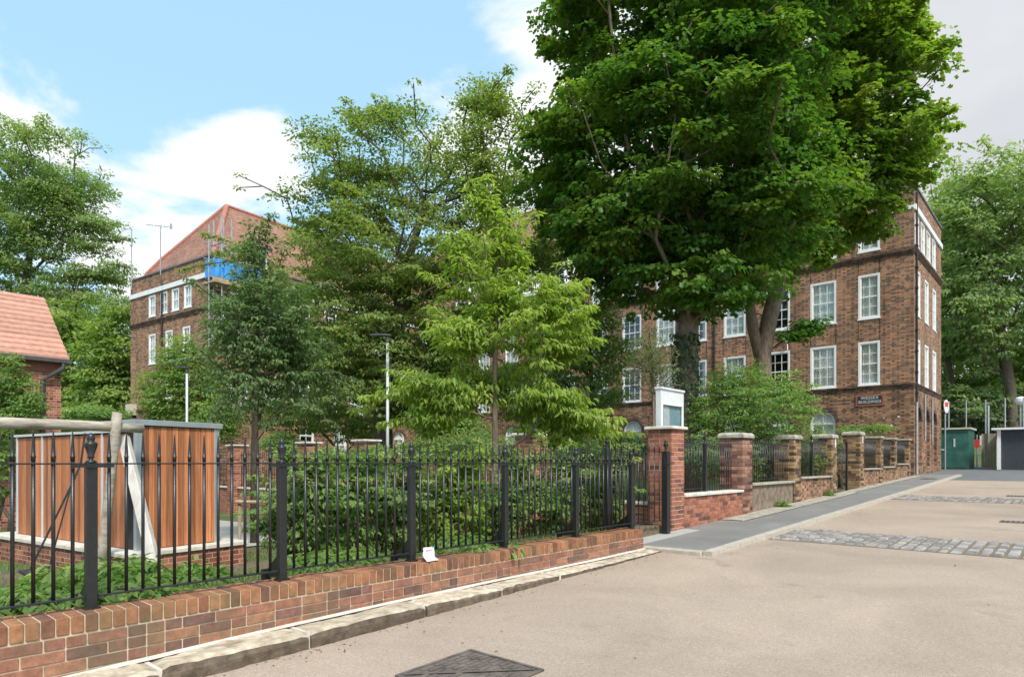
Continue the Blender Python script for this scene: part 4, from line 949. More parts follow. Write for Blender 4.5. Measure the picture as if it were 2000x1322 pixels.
for (A, B) in (((.98, -.3), (.98, u1+.25)), ((.2, -.32), (.97, -.32))):
    vs_ = []; 
    for i in range(n+1):
        t = i/n; wob = .03*math.sin(i*1.7); vs_ += [(A[0]+(B[0]-A[0])*t+wob, A[1]+(B[1]-A[1])*t, zl(8.9)), (A[0]+(B[0]-A[0])*t-wob, A[1]+(B[1]-A[1])*t, zl(9.75)+.02*math.sin(i))]
    mb.add(vs_, [(2*i, 2*i+2, 2*i+3, 2*i+1) for i in range(n)])
mb.build('sheeting', M['blue'], sf)
# ---- small tiled brick house on the left
hs = empty('brick_house', (-21.5, 5.0, E-1.8), 'small red brick house with pale orange tiled roof and dark grey gutter', 'house')
mb = MB(); mb.box(-27.5, -21.5, -6, 5.0, E-2.2, E+2.72); mb.build('wall', M['brick_house'], hs, world=True)
mb = MB(); mb.box(-21.52, -21.46, -6, 4.98, E+2.5, E+2.82); mb.build('fascia', M['soffit'], hs, world=True)
mb = MB(); rows = 13
for k in range(rows):      # overlapping tile courses
    t0, t1 = k/rows, (k+1)/rows
    xa, xb_ = -21.3-2.75*t0, -21.3-2.75*t1-.03; za, zb = E+2.9+2.2*t0, E+2.9+2.2*t1
    mb.add([(xa, -6.2, za-.03), (xa, 5.15, za-.03), (xb_, 5.15, zb), (xb_, -6.2, zb), (xa, -6.2, za+.035), (xa, 5.15, za+.035), (xb_, 5.15, zb+.005), (xb_, -6.2, zb+.005)], [(0, 3, 2, 1), (4, 5, 6, 7), (0, 1, 5, 4), (1, 2, 6, 5), (2, 3, 7, 6), (3, 0, 4, 7)])
mb.add([(-24.05, -6.2, E+5.1), (-24.05, 5.15, E+5.1), (-27.6, 5.15, E+2.7), (-27.6, -6.2, E+2.7)], [(0, 1, 2, 3)]); mb.add([(-21.4, 5.0, E+2.7), (-24.05, 5.0, E+5.0), (-27.5, 5.0, E+2.7)], [(0, 1, 2)])
mb.build('roof', M['tile_pale'], hs, world=True)
mb = MB(); mb.box(-21.32, -21.18, -6.2, 5.15, E+2.76, E+2.86); mb.tube([(-21.25, 5.0, E+2.78), (-21.25, 5.0, E+2.62), (-21.42, 4.55, E+2.25), (-21.42, 4.55, E-1.6)], .065, n=8); mb.build('gutter', M['gutter'], hs, world=True)
# ------------------------------------------------------------------ timber store
st = empty('timber_store', (-9.95, 3.2, E-1.6), 'orange cedar clad bin store with grey metal trims on a low brick plinth', 'store', rz=math.radians(9.06))
mb = MB(); mb.box(-14.4, -9.72, 2.98, 4.75, E-1.95, E-1.31); mb.build('plinth', M['brick_red_p'], st, world=True)
mb = MB(); mb.box(-14.45, -9.68, 2.94, 4.8, E-1.31, E-1.25); mb.build('plinth_coping', M['coping'], st, world=True, bevel=.006)
def hx(px, y=3.2):
    u = (px-1000)/FPX; return y*(-ST+u*CT)/(CT+u*ST)
mb = MB(); mb.box(-14.0, -10.22, 3.26, 4.4, E-1.25, E+.42); mb.build('carcass', M['dark'], st, world=True)
mb = MB(); x = -13.95; 
while x < -10.3:
    mb.box(x, x+.088, 3.215, 3.255, E-1.24, E+.41); x += .093
mb.build('cladding', M['cedar'], st, world=True, bevel=.003)
mb = MB()
def hs_(px):
    r_ = ray(px); a = math.radians(9.06); t, k = np.linalg.solve(np.array([[-math.cos(a), -r_[0]], [-math.sin(a), -r_[1]]]), [9.95, -3.2]); return -9.95-t
for px in (33, 82, 140, 199): mb.box(hs_(px)-.02, hs_(px)+.02, 3.195, 3.212, E-1.245, E+.43)
mb.box(-14.05, -10.22, 3.18, 4.45, E+.431, E+.47); mb.build('metal_trim', M['metal_w'], st, world=True)
mb = MB(); mb.box(-10.2, -9.97, 3.22, 4.42, E-1.25, E+.52); mb.build('end_carcass', M['dark'], st, world=True)
mb = MB(); y = 3.29
while y < 4.36: mb.box(-9.968, -9.94, y, y+.08, E-1.24, E+.51); y += .087
mb.build('end_cladding', M['cedar'], st, world=True, bevel=.003)
mb = MB(); mb.box(-10.0, -9.93, 3.19, 3.28, E-1.25, E+.52); mb.box(-10.0, -9.93, 4.38, 4.46, E-1.25, E+.52); mb.box(-11.6, -9.90, 3.15, 4.5, E+.521, E+.60); mb.build('roof_edge', M['metal'], st, world=True, bevel=.004)
# ------------------------------------------------------------------ swing frame
A = W(229, 835, 8.5); Bp = W(0, 827, 7.45); dirn = (Bp-A)/np.linalg.norm(Bp-A); C2 = A+dirn*4.6; A2 = A-dirn*.32
sw = empty('log_swing', (A[0], A[1], gz(A[0], A[1])), 'weathered round log swing frame with crossed legs in front of the timber store', 'swing')
mb = MB(); pts = [A2+(C2-A2)*t+np.array([0, 0, .012*math.sin(t*9)]) for t in np.linspace(0, 1, 14)]; mb.tube(pts, [.062+.028*t+.003*math.sin(t*23) for t in np.linspace(0, 1, 14)], n=14); mb.build('beam', M['wood_grey'], sw, world=True, smooth=True)
T1 = W(229, 806, 8.42); F1 = W(193, 1118, 8.7); F1[2] = gz(F1[0], F1[1])-.05
mb = MB(); mb.tube([T1+(F1-T1)*t+np.array([.02*math.sin(t*3), 0, 0]) for t in np.linspace(0, 1, 9)], [.058, .064, .062, .06, .062, .064, .066, .064, .066], n=12); mb.build('leg', M['wood_grey'], sw, world=True, smooth=True)
T2_ = W(241, 852, 8.62); F2 = W(314, 1152, 8.0); F2[2] = min(F2[2], gz(F2[0], F2[1])-.02)
def plank(mb, a, b, w_, d_):
    a = np.array(a); b = np.array(b); dd = (b-a)/np.linalg.norm(b-a); s1 = np.cross(dd, [ST, -CT, 0]); s1 /= np.linalg.norm(s1); s2 = np.cross(dd, s1)
    vs_ = [c+s1*i*w_/2+s2*j*d_/2 for c in (a, b) for i, j in ((-1, -1), (1, -1), (1, 1), (-1, 1))]
    mb.add(vs_, [(0, 3, 2, 1), (4, 5, 6, 7), (0, 1, 5, 4), (1, 2, 6, 5), (2, 3, 7, 6), (3, 0, 4, 7)])
mb = MB(); plank(mb, T2_, F2, .13, .09); mb.build('leg', M['wood_pale'], sw, world=True, bevel=.008)
for sx in (-1, 1):
    mb = MB(); a = C2+dirn*-.15; f_ = a+np.array([sx*.6, -.2, 0]); f_[2] = gz(f_[0], f_[1]); mb.tube([a+np.array([0, 0, .1]), f_], .06, n=10); mb.build('leg', M['wood_grey'], sw, world=True, smooth=True)
sg = empty('swing', tuple(W(150, 850, 8.1)), 'black swing seat hanging from the log beam on dark chains', 'swing')
mb = MB(); a = W(166, 846, 8.15); b = W(158, 905, 8.1); c = W(60, 1110, 7.6); c2 = W(95, 1110, 7.5)
mb.tube([a, b], .012, n=6); mb.tube([b, W(138, 950, 8.0), c], .012, n=6); mb.tube([b, W(136, 960, 7.9), c2], .010, n=6); mb.build('chain', M['rubber'], sg, world=True)
mb = MB(); q = W(70, 1118, 7.5); mb.box(q[0]-.25, q[0]+.25, q[1]-.12, q[1]+.12, q[2]-.02, q[2]+.02); mb.build('seat', M['rubber'], sg, world=True, bevel=.01)
# ------------------------------------------------------------------ lamps
def lamp(px, ytop, d, label, arm=-.7):
    P = W(px, ytop, d); b = gz(P[0], P[1]); r_ = empty('street_lamp', (P[0], P[1], b), label, 'street lamp', 'garden street lamps'); H = P[2]-b
    mb = MB(); mb.cyl((0, 0, -.1), (0, 0, H-.25), .048, .04, n=12); mb.cyl((0, 0, 0), (0, 0, 1.0), .07, n=12); mb.build('pole', M['metal_w'], r_, smooth=True)
    mb = MB(); c, s_ = CT*arm, ST*arm; k = abs(arm)
    mb.cyl((0, 0, H-.25), (0, 0, H-.03), .05, n=12)
    n = 14; ring = [(.5*math.cos(2*math.pi*i/n)*.62, .5*math.sin(2*math.pi*i/n)*.28) for i in range(n)]
    sg_ = 1 if arm > 0 else -1
    for za, zb in ((H-.05, H),):
        vs_ = [((x+sg_*.2)*CT-y*ST, (x+sg_*.2)*ST+y*CT, z) for z in (za, zb) for x, y in ring]
        mb.add(vs_, [tuple(range(n))[::-1], tuple(range(n, 2*n))]+[(i, (i+1) % n, n+(i+1) % n, n+i) for i in range(n)])
    mb.build('lamp_head', M['gutter'], r_)
lamp(757, 653, 18.3, 'tall pale pole lamp with flat dark head before the big cherry tree')
lamp(365, 716, 23.8, 'smaller looking pale pole lamp with dark head above the timber store', arm=-.7)
# ------------------------------------------------------------------ small things
mh = empty('manhole_cover', (-2.99, 2.94, road_z(2.94)), 'square rusty iron manhole cover with raised ribs set in the road', 'manhole cover')
a_ = math.atan(.029)
mb = MB()
def tz(p): return (p[0], p[1], p[2]+.029*(p[1]))
mb.box(-.345, .345, -.345, .345, -.02, .004, 0, T=tz); mb.build('tray', M['dark'], mh)
mb = MB()
for (x0, x1, y0, y1) in ((-.345, .345, -.345, -.322), (-.345, .345, .322, .345), (-.345, -.322, -.32, .32), (.322, .345, -.32, .32)): mb.box(x0, x1, y0, y1, .0045, .013, 0, T=tz)
mb.build('frame', M['iron_cover'], mh)
mb = MB(); mb.box(-.315, .315, -.315, .315, .0045, .008, 0, T=tz)
for i in range(12):
    for j in range(5):
        x0 = -.30+.05*i; y0 = -.3+.122*j+(.03 if i % 2 else 0)
        if abs((x0+.02)-(y0+.05)) < .05: continue
        mb.box(x0, x0+.034, y0, min(y0+.10, .305), .0082, .0155, 0, T=tz)
vs_ = [tz(p) for p in ((-.31, -.29, .0165), (-.29, -.31, .0165), (.31, .29, .0165), (.29, .31, .0165))]; mb.add(vs_, [(0, 1, 2, 3)])
mb.build('cover_plate', M['iron_cover'], mh, bevel=.002)
def drain(name, px, py, w_, l_, label, cat):
    r_ = ray(px, py); d = E/(-(r_[2])+.029*r_[1]); x, y = r_[0]*d, r_[1]*d; z = road_z(y)
    if x < KX-.1: z = street_z(y)-.01+(x+4.6)/.85*((road_z(y)+.065)-(street_z(y)-.01))
    root = empty(name, (x, y, z), label, cat)
    mb = MB(); mb.box(-w_/2, w_/2, -l_/2, l_/2, -.02, .012, 0, T=tz); mb.build('grate_rim', M['iron_cover'], root)
    mb = MB()
    for k in range(6): mb.box(-w_/2+.03+k*(w_-.06)/6, -w_/2+.03+k*(w_-.06)/6+.02, -l_/2+.03, l_/2-.03, .0125, .015, 0, T=tz)
    mb.build('grate_bar', M['dark'], root)
drain('drain_grate', 1990, 969, .5, .35, 'small dark iron drain cover at the far road edge by the second cobble band', 'drain cover')
drain('drain_grate', 1988, 1020, .5, .3, 'small dark iron drain cover between the two cobble bands', 'drain cover')
drain('pavement_cover', 1815, 938, .5, .7, 'dark inspection cover set in the grey pavement near the building corner', 'inspection cover')
# paper notice on the wall
mb = MB(); n = 10; prof = []
for i in range(n+1):
    t = i/n; prof.append((-.10*t**2-.02 if t < 2 else 0, t))
vs_ = []; fs = []
P0 = np.array([-4.64, 4.02, WT+.004])
for i in range(n+1):
    t = i/n
    off = (.0+.055*(1-t)**2, .03*(t-.5)*0) ; z = .003 if i == 0 else .003+.115*t**1.1
    sh = .085*t-.02*math.sin(t*3.1)
    for j in range(5):
        s_ = j/4; vs_.append((P0[0]+.05*(1-t)**3-.06*t+.006*math.sin(j*2+i), P0[1]-.07+.14*s_+sh*.6, P0[2]+z+.004*math.sin(j*3)*(1 if i > 1 else 0)))
for i in range(n):
    for j in range(4): fs.append((i*5+j, i*5+j+1, (i+1)*5+j+1, (i+1)*5+j))
mb.add(vs_, fs, 0)
for k_ in range(len(mb.f)):
    i_ = k_//4; j_ = k_ % 4
    if i_ == 7 and j_ in (1, 2): mb.m[k_] = 1
    if i_ == 9 and j_ == 3: mb.m[k_] = 2
o = mb.build('paper_notice', [M['paper'], M['pink'], M['teal']]); tag(o, 'white paper notice with red heading propped on the low wall against a railing post', 'notice')
so_ = o.modifiers.new('thickness', 'SOLIDIFY'); so_.thickness = .001
# stake support beside young tree
sk = empty('tree_stake', tuple(W(497, 1055, 12.6)), 'pale timber tree support of two stakes and a crossbar around the thin dark tree', 'tree stake')
mb = MB()
for px in (468, 523):
    a = W(px, 975, 12.6); b = np.array([a[0], a[1], gz(a[0], a[1])-.05]); mb.cyl(a, b, .035, n=8)
a = W(460, 980, 12.55); b = W(525, 980, 12.55); mb.cyl(a, b, .035, n=8); mb.build('frame', M['wood_stake'], sk, world=True)
# container, garage, background fence
ct = empty('steel_container', (-5.2, 39, road_z(38)), 'dark green steel storage container with flat pale roof edge at the end of the street', 'container')
zb = road_z(38)+.01; zt = E+1.60
mb = MB(); mb.box(-6.3, -4.13, 38, 40.1, zb, zt); mb.build('body', M['green_box'], ct, world=True, bevel=.02)
mb = MB(); mb.box(-6.4, -4.05, 37.9, 40.2, zt, zt+.08); mb.build('roof', M['beige'], ct, world=True)
mb = MB(); mb.box(-6.2, -4.25, 37.975, 37.997, zb+.08, zb+.95); mb.box(-6.2, -4.25, 37.975, 37.997, zb+.97, zt-.22); mb.build('door', M['green_box'], ct, world=True, bevel=.006)
mb = MB(); mb.box(-5.3, -5.12, 37.95, 37.972, zb+.93, zb+1.0); mb.box(-4.75, -4.68, 37.95, 37.972, zb+1.1, zb+1.5); mb.build('handle', M['metal_w'], ct, world=True)
gr = empty('garage', (-1.2, 38.5, road_z(37.5)), 'white framed garage with dark slatted door beside the green container', 'garage')
zt = E+1.52
mb = MB(); mb.box(-2.98, 1.0, 37.6, 41, zb-.02, zt-.02); mb.build('body', M['white_dim'], gr, world=True)
mb = MB(); mb.box(-3.2, 1.2, 37.3, 41.2, zt-.02, zt+.07); mb.box(-3.0, -2.86, 37.45, 37.597, zb, zt-.02); mb.box(-1.35, -1.22, 37.45, 37.597, zb, zt-.02); mb.build('frame', M['white'], gr, world=True)
mb = MB()
for k in range(18): mb.box(-2.855+k*.083, -2.855+k*.083+.078, 37.56, 37.597, zb+.01, zt-.03)
mb.build('door', M['slate_dark'], gr, world=True)
cf = empty('chain_link_fence', (-3, 42, road_z(42)), 'tall grey post and wire fence behind the green container and garage', 'fence')
src = None
for px in (1846, 1853, 1887, 1925, 1963, 1999):
    x = hx(px, 42.0)
    if px == 1846: continue
    if src is None: mb = MB(); mb.cyl((0, 0, -.5), (0, 0, 3.55), .035, n=8); src = mb.build('post', M['galv'], cf, (x+3, 0, 0))
    else: inst(src, 'post', cf, (x+3, 0, 0))
mb = MB()
for z in (3.5, 2.6, 1.6, .6): mb.cyl((-4.5, 0, z), (6, 0, z), .012, n=5)
for k in range(110): 
    x = -4.5+k*.1; mb.cyl((x, .01, .1), (x, .01, 3.5), .0016, n=3, caps=False)
for k in range(34): mb.cyl((-4.5, .012, .1+k*.1), (6, .012, .1+k*.1), .0016, n=3, caps=False)
mb.build('wire_mesh', M['gutter'], cf)
wp = empty('wooden_gate_panel', (-3.6, 41.2, road_z(41)), 'brown timber panel and grey pipe between the container and the garage', 'panel')
mb = MB()
for k in range(5): mb.box(-.35+k*.125, -.235+k*.125, -.02, .02, 0, 1.75)
mb.build('boards', M['board'], wp)
mb = MB(); mb.cyl((-.05, -.08, .9), (-.05, -.08, 3.2), .05, n=8); mb.build('pipe', M['galv'], wp)
sn = empty('warning_sign', (hx(1908, 41.0), 41.0, road_z(41)), 'small red and white sign on a thin post right of the green container', 'sign')
mb = MB(); mb.cyl((0, 0, 0), (0, 0, 1.7), .03, n=8); mb.build('post', M['galv'], sn)
mb = MB(); mb.box(-.2, .12, -.05, -.03, 1.05, 1.45, 0); mb.box(.125, .2, -.05, -.03, 1.15, 1.65, 1); mb.build('sign_plate', [M['red_sign'], M['white']], sn)
ts = empty('round_road_sign', (hx(1846, 37.6), 37.6, road_z(37.6)), 'round white and red road sign turned nearly edge on beyond the building corner', 'road sign', rz=math.radians(80))
mb = MB(); mb.cyl((0, 0, 0), (0, 0, 3.35), .035, n=8); mb.build('post', M['galv'], ts)
mb = MB(); mb.cyl((0, -.04, 3.1), (0, -.06, 3.1), .33, n=24, mi=0); mb.box(-.22, .22, -.064, -.0605, 3.08, 3.3, 1); mb.build('sign_plate', [M['white_dim'], M['red_sign']], ts)
lp = empty('globe_lamp', (hx(1993, 42.5), 42.5, road_z(42)), 'pale round lamp globe on a post behind the garage roof', 'lamp')
mb = MB(); mb.cyl((0, 0, 0), (0, 0, 3.2), .04, n=8); mb.build('post', M['galv'], lp)
mb = MB(); mb.lathe((0, 0, 3.2), [(.05, 0), (.2, .08), (.26, .2), (.24, .33), (.14, .43), (.02, .46)], n=16); mb.build('globe', M['white_dim'], lp, smooth=True)
# ------------------------------------------------------------------ vegetation
def leaves(name, mat, P, A, Nn, L, Wd, rnd, tip_toplit, shape, parent, offs):
    A = A/np.linalg.norm(A, axis=1, keepdims=True); S = np.cross(A, Nn); S /= (np.linalg.norm(S, axis=1, keepdims=True)+1e-9); N2 = np.cross(S, A)
    if shape == 'star': T = np.array([(0, 0, 0), (.12, .55, .10), (.42, .30, .05), (.78, .46, .0), (1, 0, -.12), (.78, -.46, 0), (.42, -.30, .05), (.12, -.55, .10)]); polys = [(0, 1, 2, 3, 4), (0, 4, 5, 6, 7)]
    elif shape == 'kite': T = np.array([(0, 0, 0), (.42, .5, .08), (1, 0, -.1), (.42, -.5, .08)]); polys = [(0, 1, 2), (0, 2, 3)]
    elif shape == 'long': T = np.array([(0, 0, 0), (.3, .5, .05), (.65, .42, -.06), (1, 0, -.25), (.65, -.42, -.06), (.3, -.5, .05)]); polys = [(0, 1, 2, 3), (0, 3, 4, 5)]
    else: T = np.array([(0, .5, 0), (0, -.5, 0), (.55, .3, -.05), (.55, -.3, -.05), (1, 0, -.2)]); polys = [(0, 1, 3, 2), (2, 3, 4)]
    n = len(P); k = len(T)
    V = (P[:, None, :]+T[None, :, 0:1]*L[:, None, None]*A[:, None, :]+T[None, :, 1:2]*Wd[:, None, None]*S[:, None, :]+T[None, :, 2:3]*L[:, None, None]*N2[:, None, :]).reshape(-1, 3)-offs
    me = bpy.data.meshes.new(name); me.vertices.add(n*k); me.vertices.foreach_set('co', V.astype(np.float32).ravel())
    pl = np.concatenate([np.array(p) for p in polys]); nl = len(pl)
    loops = (np.arange(n)[:, None]*k+pl[None, :]).ravel()
    me.loops.add(len(loops)); me.loops.foreach_set('vertex_index', loops.astype(np.int32))
    tot = np.tile(np.array([len(p) for p in polys]), n); start = np.concatenate([[0], np.cumsum(tot)[:-1]])
    me.polygons.add(len(tot)); me.polygons.foreach_set('loop_start', start.astype(np.int32)); me.polygons.foreach_set('loop_total', tot.astype(np.int32))
    me.materials.append(mat); me.update(calc_edges=True)
    for nm, arr in (('rnd', rnd), ('tip_toplit', tip_toplit)):
        at = me.attributes.new(nm, 'FLOAT', 'POINT'); at.data.foreach_set('value', np.repeat(arr, k).astype(np.float32))
    o = bpy.data.objects.new(name, me); COL.objects.link(o)
    if parent is not None: o.parent = parent
    return o
def lump(rg, amp, nk=7, fr=4.0):
    K = rg.normal(size=(nk, 3))*fr; ph = rg.uniform(0, 6.28, nk)
    return lambda D: 1+amp*np.sin(D@K.T+ph).sum(1)/math.sqrt(nk)
def tufts(rg, ells, n, shell=4, amp=.13, fill=.2, sprig=0, sprl=1.0, clump=None):
    """ells: (centre, rx, rz) in world metres"""
    vol = np.array([e[1]*e[1]*e[2] for e in ells])**.75; cnt = (vol/vol.sum()*n).astype(int)+1
    out_c = []; out_t = []; lf = [lump(rg, amp) for _ in ells]
    for i, (c, rx, rz) in enumerate(ells):
        D = rg.normal(size=(cnt[i], 3)); D /= np.linalg.norm(D, axis=1, keepdims=True)
        rho = rg.uniform(0, 1, cnt[i])**(1/shell)*lf[i](D); Pp = np.array(c)+D*rho[:, None]*np.array([rx, rx, rz])
        keep = np.ones(cnt[i], bool)
        for j, (c2, a2, b2) in enumerate(ells):
            if j == i: continue
            q = (Pp-np.array(c2))/np.array([a2, a2, b2]); rr = np.linalg.norm(q, axis=1); ins = rr < .78
            keep &= ~(ins & (rg.uniform(0, 1, cnt[i]) > fill))
        out_c.append(Pp[keep]); out_t.append(rho[keep])
    Cc = np.concatenate(out_c); Rh = np.concatenate(out_t); TT = np.zeros(len(Cc))
    if clump:
        CR, per, cf = clump; nC = max(8, len(Cc)//per); ix = rg.choice(len(Cc), nC, replace=False); C0, R0 = Cc[ix], Rh[ix]; k = np.repeat(np.arange(nC), per)
        loose = int(len(Cc)*.12); lx = rg.choice(len(Cc), loose, replace=False); L0, LR = Cc[lx], Rh[lx]
        D = rg.normal(size=(len(k), 3)); D /= np.linalg.norm(D, axis=1, keepdims=True); D[:, 2] = np.where(D[:, 2] < -.2, -D[:, 2], D[:, 2])
        crr = CR*rg.uniform(.6, 1.3, nC)[k]; P = C0[k]+D*crr[:, None]*np.array([1, 1, cf])*rg.uniform(.8, 1.05, len(k))[:, None]
        bright = rg.uniform(.1, 1, nC)[k]
        Cc = np.vstack([P, L0]); Rh = np.append(R0[k], LR*.8); TT = np.append(np.clip(D[:, 2], 0, 1)**1.5*bright, np.zeros(loose))  # upper side of each clump gets the paler colour, painted light from above
    if sprig:
        cen = np.mean([e[0] for e in ells], axis=0); idx = rg.choice(np.where(Rh > .8)[0], sprig); ex = []
        for i in idx:
            d = Cc[i]-cen; d[2] = d[2]*.7+rg.uniform(-.1, .5)*np.linalg.norm(d); d /= np.linalg.norm(d); ln = sprl*rg.uniform(.5, 1.3)
            d += rg.normal(size=3)*.25
            for t in (.25, .45, .65, .85, 1.0): ex.append(Cc[i]+d*ln*t-np.array([0, 0, .12*ln*t*t]))
        Cc = np.vstack([Cc, ex]); Rh = np.append(Rh, np.full(len(ex), 1.3)); TT = np.append(TT, np.full(len(ex), .3))
    tufts.top = TT
    return Cc, Rh
def skeleton(rg, path, targets, r_trunk, r_tip=.012, bias=.35, maxn=420):
    """path: trunk points; grows limbs to the targets; returns MB"""
    nodes = [np.array(p, float) for p in path]; par = [-1]+list(range(len(path)-1)); plen = [0.0]
    for i in range(1, len(nodes)): plen.append(plen[-1]+np.linalg.norm(nodes[i]-nodes[i-1]))
    T = targets if len(targets) <= maxn else targets[rg.choice(len(targets), maxn, replace=False)]
    top = nodes[-1]; d0 = np.min(np.stack([np.linalg.norm(T-nd, axis=1) for nd in nodes[1:]]), axis=0); order = np.argsort(d0)
    NP = np.array(nodes); PL = np.array(plen)
    for ti in order:
        t = T[ti]; dd = np.linalg.norm(NP-t, axis=1); up = np.maximum(NP[:, 2]-t[2], 0)
        cost = dd+bias*PL+up*.8; cost[0] += 99
        j = int(np.argmin(cost)); a = NP[j]; L = np.linalg.norm(t-a)
        if L < .08: continue
        ns = max(1, int(L/.7)); prev = j
        for s_ in range(1, ns+1):
            f = s_/ns; q = a+(t-a)*f; 
            if s_ < ns: q = q+rg.normal(size=3)*.05*L+np.array([0, 0, .10*L*math.sin(math.pi*f)])
            nodes.append(q); par.append(prev); NP = np.vstack([NP, q]); PL = np.append(PL, PL[prev]+np.linalg.norm(q-NP[prev])); prev = len(nodes)-1
    cnt = [0]*len(nodes)
    ch = [0]*len(nodes)
    for i in range(len(nodes)-1, 0, -1):
        if ch[i] == 0: cnt[i] = 1
        cnt[par[i]] += cnt[i]; ch[par[i]] += 1
    tot = max(cnt[0], 1); ntr = len(path)
    rad = [max(r_tip, r_trunk*(c/tot)**.5) for c in cnt]
    for i in range(ntr): rad[i] = max(rad[i], r_trunk*(1.0-.45*i/max(ntr-1, 1)) if i < ntr*.7 else rad[i])
    mb = MB()
    # chains
    kids = {}
    for i in range(1, len(nodes)): kids.setdefault(par[i], []).append(i)
    stack = [(0, None)]; done = set()
    def chain(start, first):
        pts = [start, first]; cur = first
        while cur in kids:
            nx_ = max(kids[cur], key=lambda k: cnt[k])
            for o_ in kids[cur]:
                if o_ != nx_: todo.append((cur, o_))
            pts.append(nx_); cur = nx_
        return pts
    todo = [(0, k) for k in kids.get(0, [])]
    while todo:
        s_, f_ = todo.pop(); c = chain(s_, f_)
        rr = [rad[c[1]] if i == 0 else rad[k] for i, k in enumerate(c)]
        if s_ < ntr and f_ < ntr: rr[0] = rad[s_]*1.25
        mb.tube([nodes[k] for k in c], rr, n=6 if rr[0] < .06 else 10, r=.5)
    return mb
def tree(name, label, cat, base, path, ells, nt_, lpt, L, wf, mat, seed, tr=.4, R_=.42, flat=.5, shape='kite', shell=4, amp=.13, fill=.2, tipf=.25, droop=.5, rt=.2, bark='bark', group=None, skel=350, gap=0, bias=.35, ivy=None, young=0., minz=None, crown_toplit=True, trunkname='trunk', sprig=0, sprl=1.0, dome=0., clump=None):
    rg = np.random.default_rng(seed); root = empty(name, tuple(base), label, cat, group)
    Cc, rho = tufts(rg, ells, nt_, shell, amp, fill, sprig, sprl, clump); TT = tufts.top
    if gap:
        K = rg.normal(size=(6, 3))*1.4/max(ells[0][1], .5)*1.6; g = np.sin(Cc@K.T+rg.uniform(0, 6, 6)).sum(1); kp = g > np.quantile(g, gap*.5); kp |= rg.uniform(0, 1, len(Cc)) < .25; Cc, rho, TT = Cc[kp], rho[kp], TT[kp]
    mz = (base[2]+.15) if minz is None else minz; kp = Cc[:, 2] > mz; Cc, rho, TT = Cc[kp], rho[kp], TT[kp]
    n = len(Cc)*lpt; ci = np.repeat(np.arange(len(Cc)), lpt)
    sc_ = R_*rg.uniform(.6, 1.35, len(Cc))
    D = rg.normal(size=(n, 3)); D /= np.linalg.norm(D, axis=1, keepdims=True); D[:, 2] = np.abs(D[:, 2])*1.0-.25
    sc_ = sc_*np.where(rho > 1.25, .55, 1.0); rr = np.maximum(rg.uniform(.25, 1, n)**.5, dome*rg.uniform(.85, 1, n))
    cen = np.mean([e[0] for e in ells], axis=0)
    P = Cc[ci]+D*(rr*sc_[ci])[:, None]*np.array([1, 1, flat])
    hor = D.copy(); hor[:, 2] = 0
    outw = Cc-cen; outw /= (np.linalg.norm(outw, axis=1, keepdims=True)+1e-6)
    A = hor*.9+outw[ci]*.35+rg.normal(size=(n, 3))*.35; A[:, 2] -= droop
    Nn = np.array([0, 0, 1.])+D*.5+outw[ci]*.3+rg.normal(size=(n, 3))*.35
    LL = L*rg.uniform(.6, 1.2, n); rnd = np.clip(rg.uniform(0, 1, n)*.6+rg.uniform(0, 1, len(Cc))[ci]*.4, 0, 1)
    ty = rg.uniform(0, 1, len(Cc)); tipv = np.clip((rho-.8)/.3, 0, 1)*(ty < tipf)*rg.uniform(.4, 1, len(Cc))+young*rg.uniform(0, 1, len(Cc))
    if crown_toplit: tipv = tipv*np.clip(.55+outw[:, 2]*.8, .15, 1)  # paler towards the crown top, as if lit from above
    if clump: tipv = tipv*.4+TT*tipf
    tip_toplit = np.clip(tipv[ci]*(.4+.6*np.clip(D[:, 2]+.4, 0, 1)), 0, 1)  # upper leaves of a tuft coloured paler, top light in the colour
    offs = np.array(base, float)
    sp_i = np.where(rho > 1.25)[0]; ot = np.where(rho <= 1.25)[0]; ot = ot if len(ot) <= skel else rg.choice(ot, skel, replace=False)
    sk_ = skeleton(rg, path, Cc[np.concatenate([ot, sp_i])], tr, r_tip=.010 if L < .2 else .03, bias=bias, maxn=9999)
    sk_.build(trunkname, M[bark], root, world=True, smooth=True)
    leaves('crown', mat, P, A, Nn, LL, LL*wf, rnd, tip_toplit, shape, root, offs)
    if ivy:
        (p0, p1, r0, cnt_) = ivy; t = rg.uniform(0, 1, cnt_); a = rg.uniform(0, 6.28, cnt_); r1 = r0*(1+rg.uniform(0, .35, cnt_))
        P = np.array(p0)+(np.array(p1)-np.array(p0))*t[:, None]+np.stack([np.cos(a)*r1, np.sin(a)*r1, np.zeros(cnt_)], 1)
        O = np.stack([np.cos(a), np.sin(a), np.zeros(cnt_)], 1); A = O*.4+rg.normal(size=(cnt_, 3))*.4; A[:, 2] -= .8
        leaves('ivy', M['lf_ivy'], P, A, O+rg.normal(size=(cnt_, 3))*.3+np.array([0, 0, .4]), rg.uniform(.06, .1, cnt_), rg.uniform(.05, .09, cnt_), rg.uniform(0, 1, cnt_), np.zeros(cnt_), 'star', root, offs)
    return root
def ell(px, py, rx, rz, d, dd=0): return (W(px, py, d+dd), rx*d/FPX, rz*d/FPX)
def basept(px, d): P = W(px, HZ, d); return np.array([P[0], P[1], gz(P[0], P[1])])
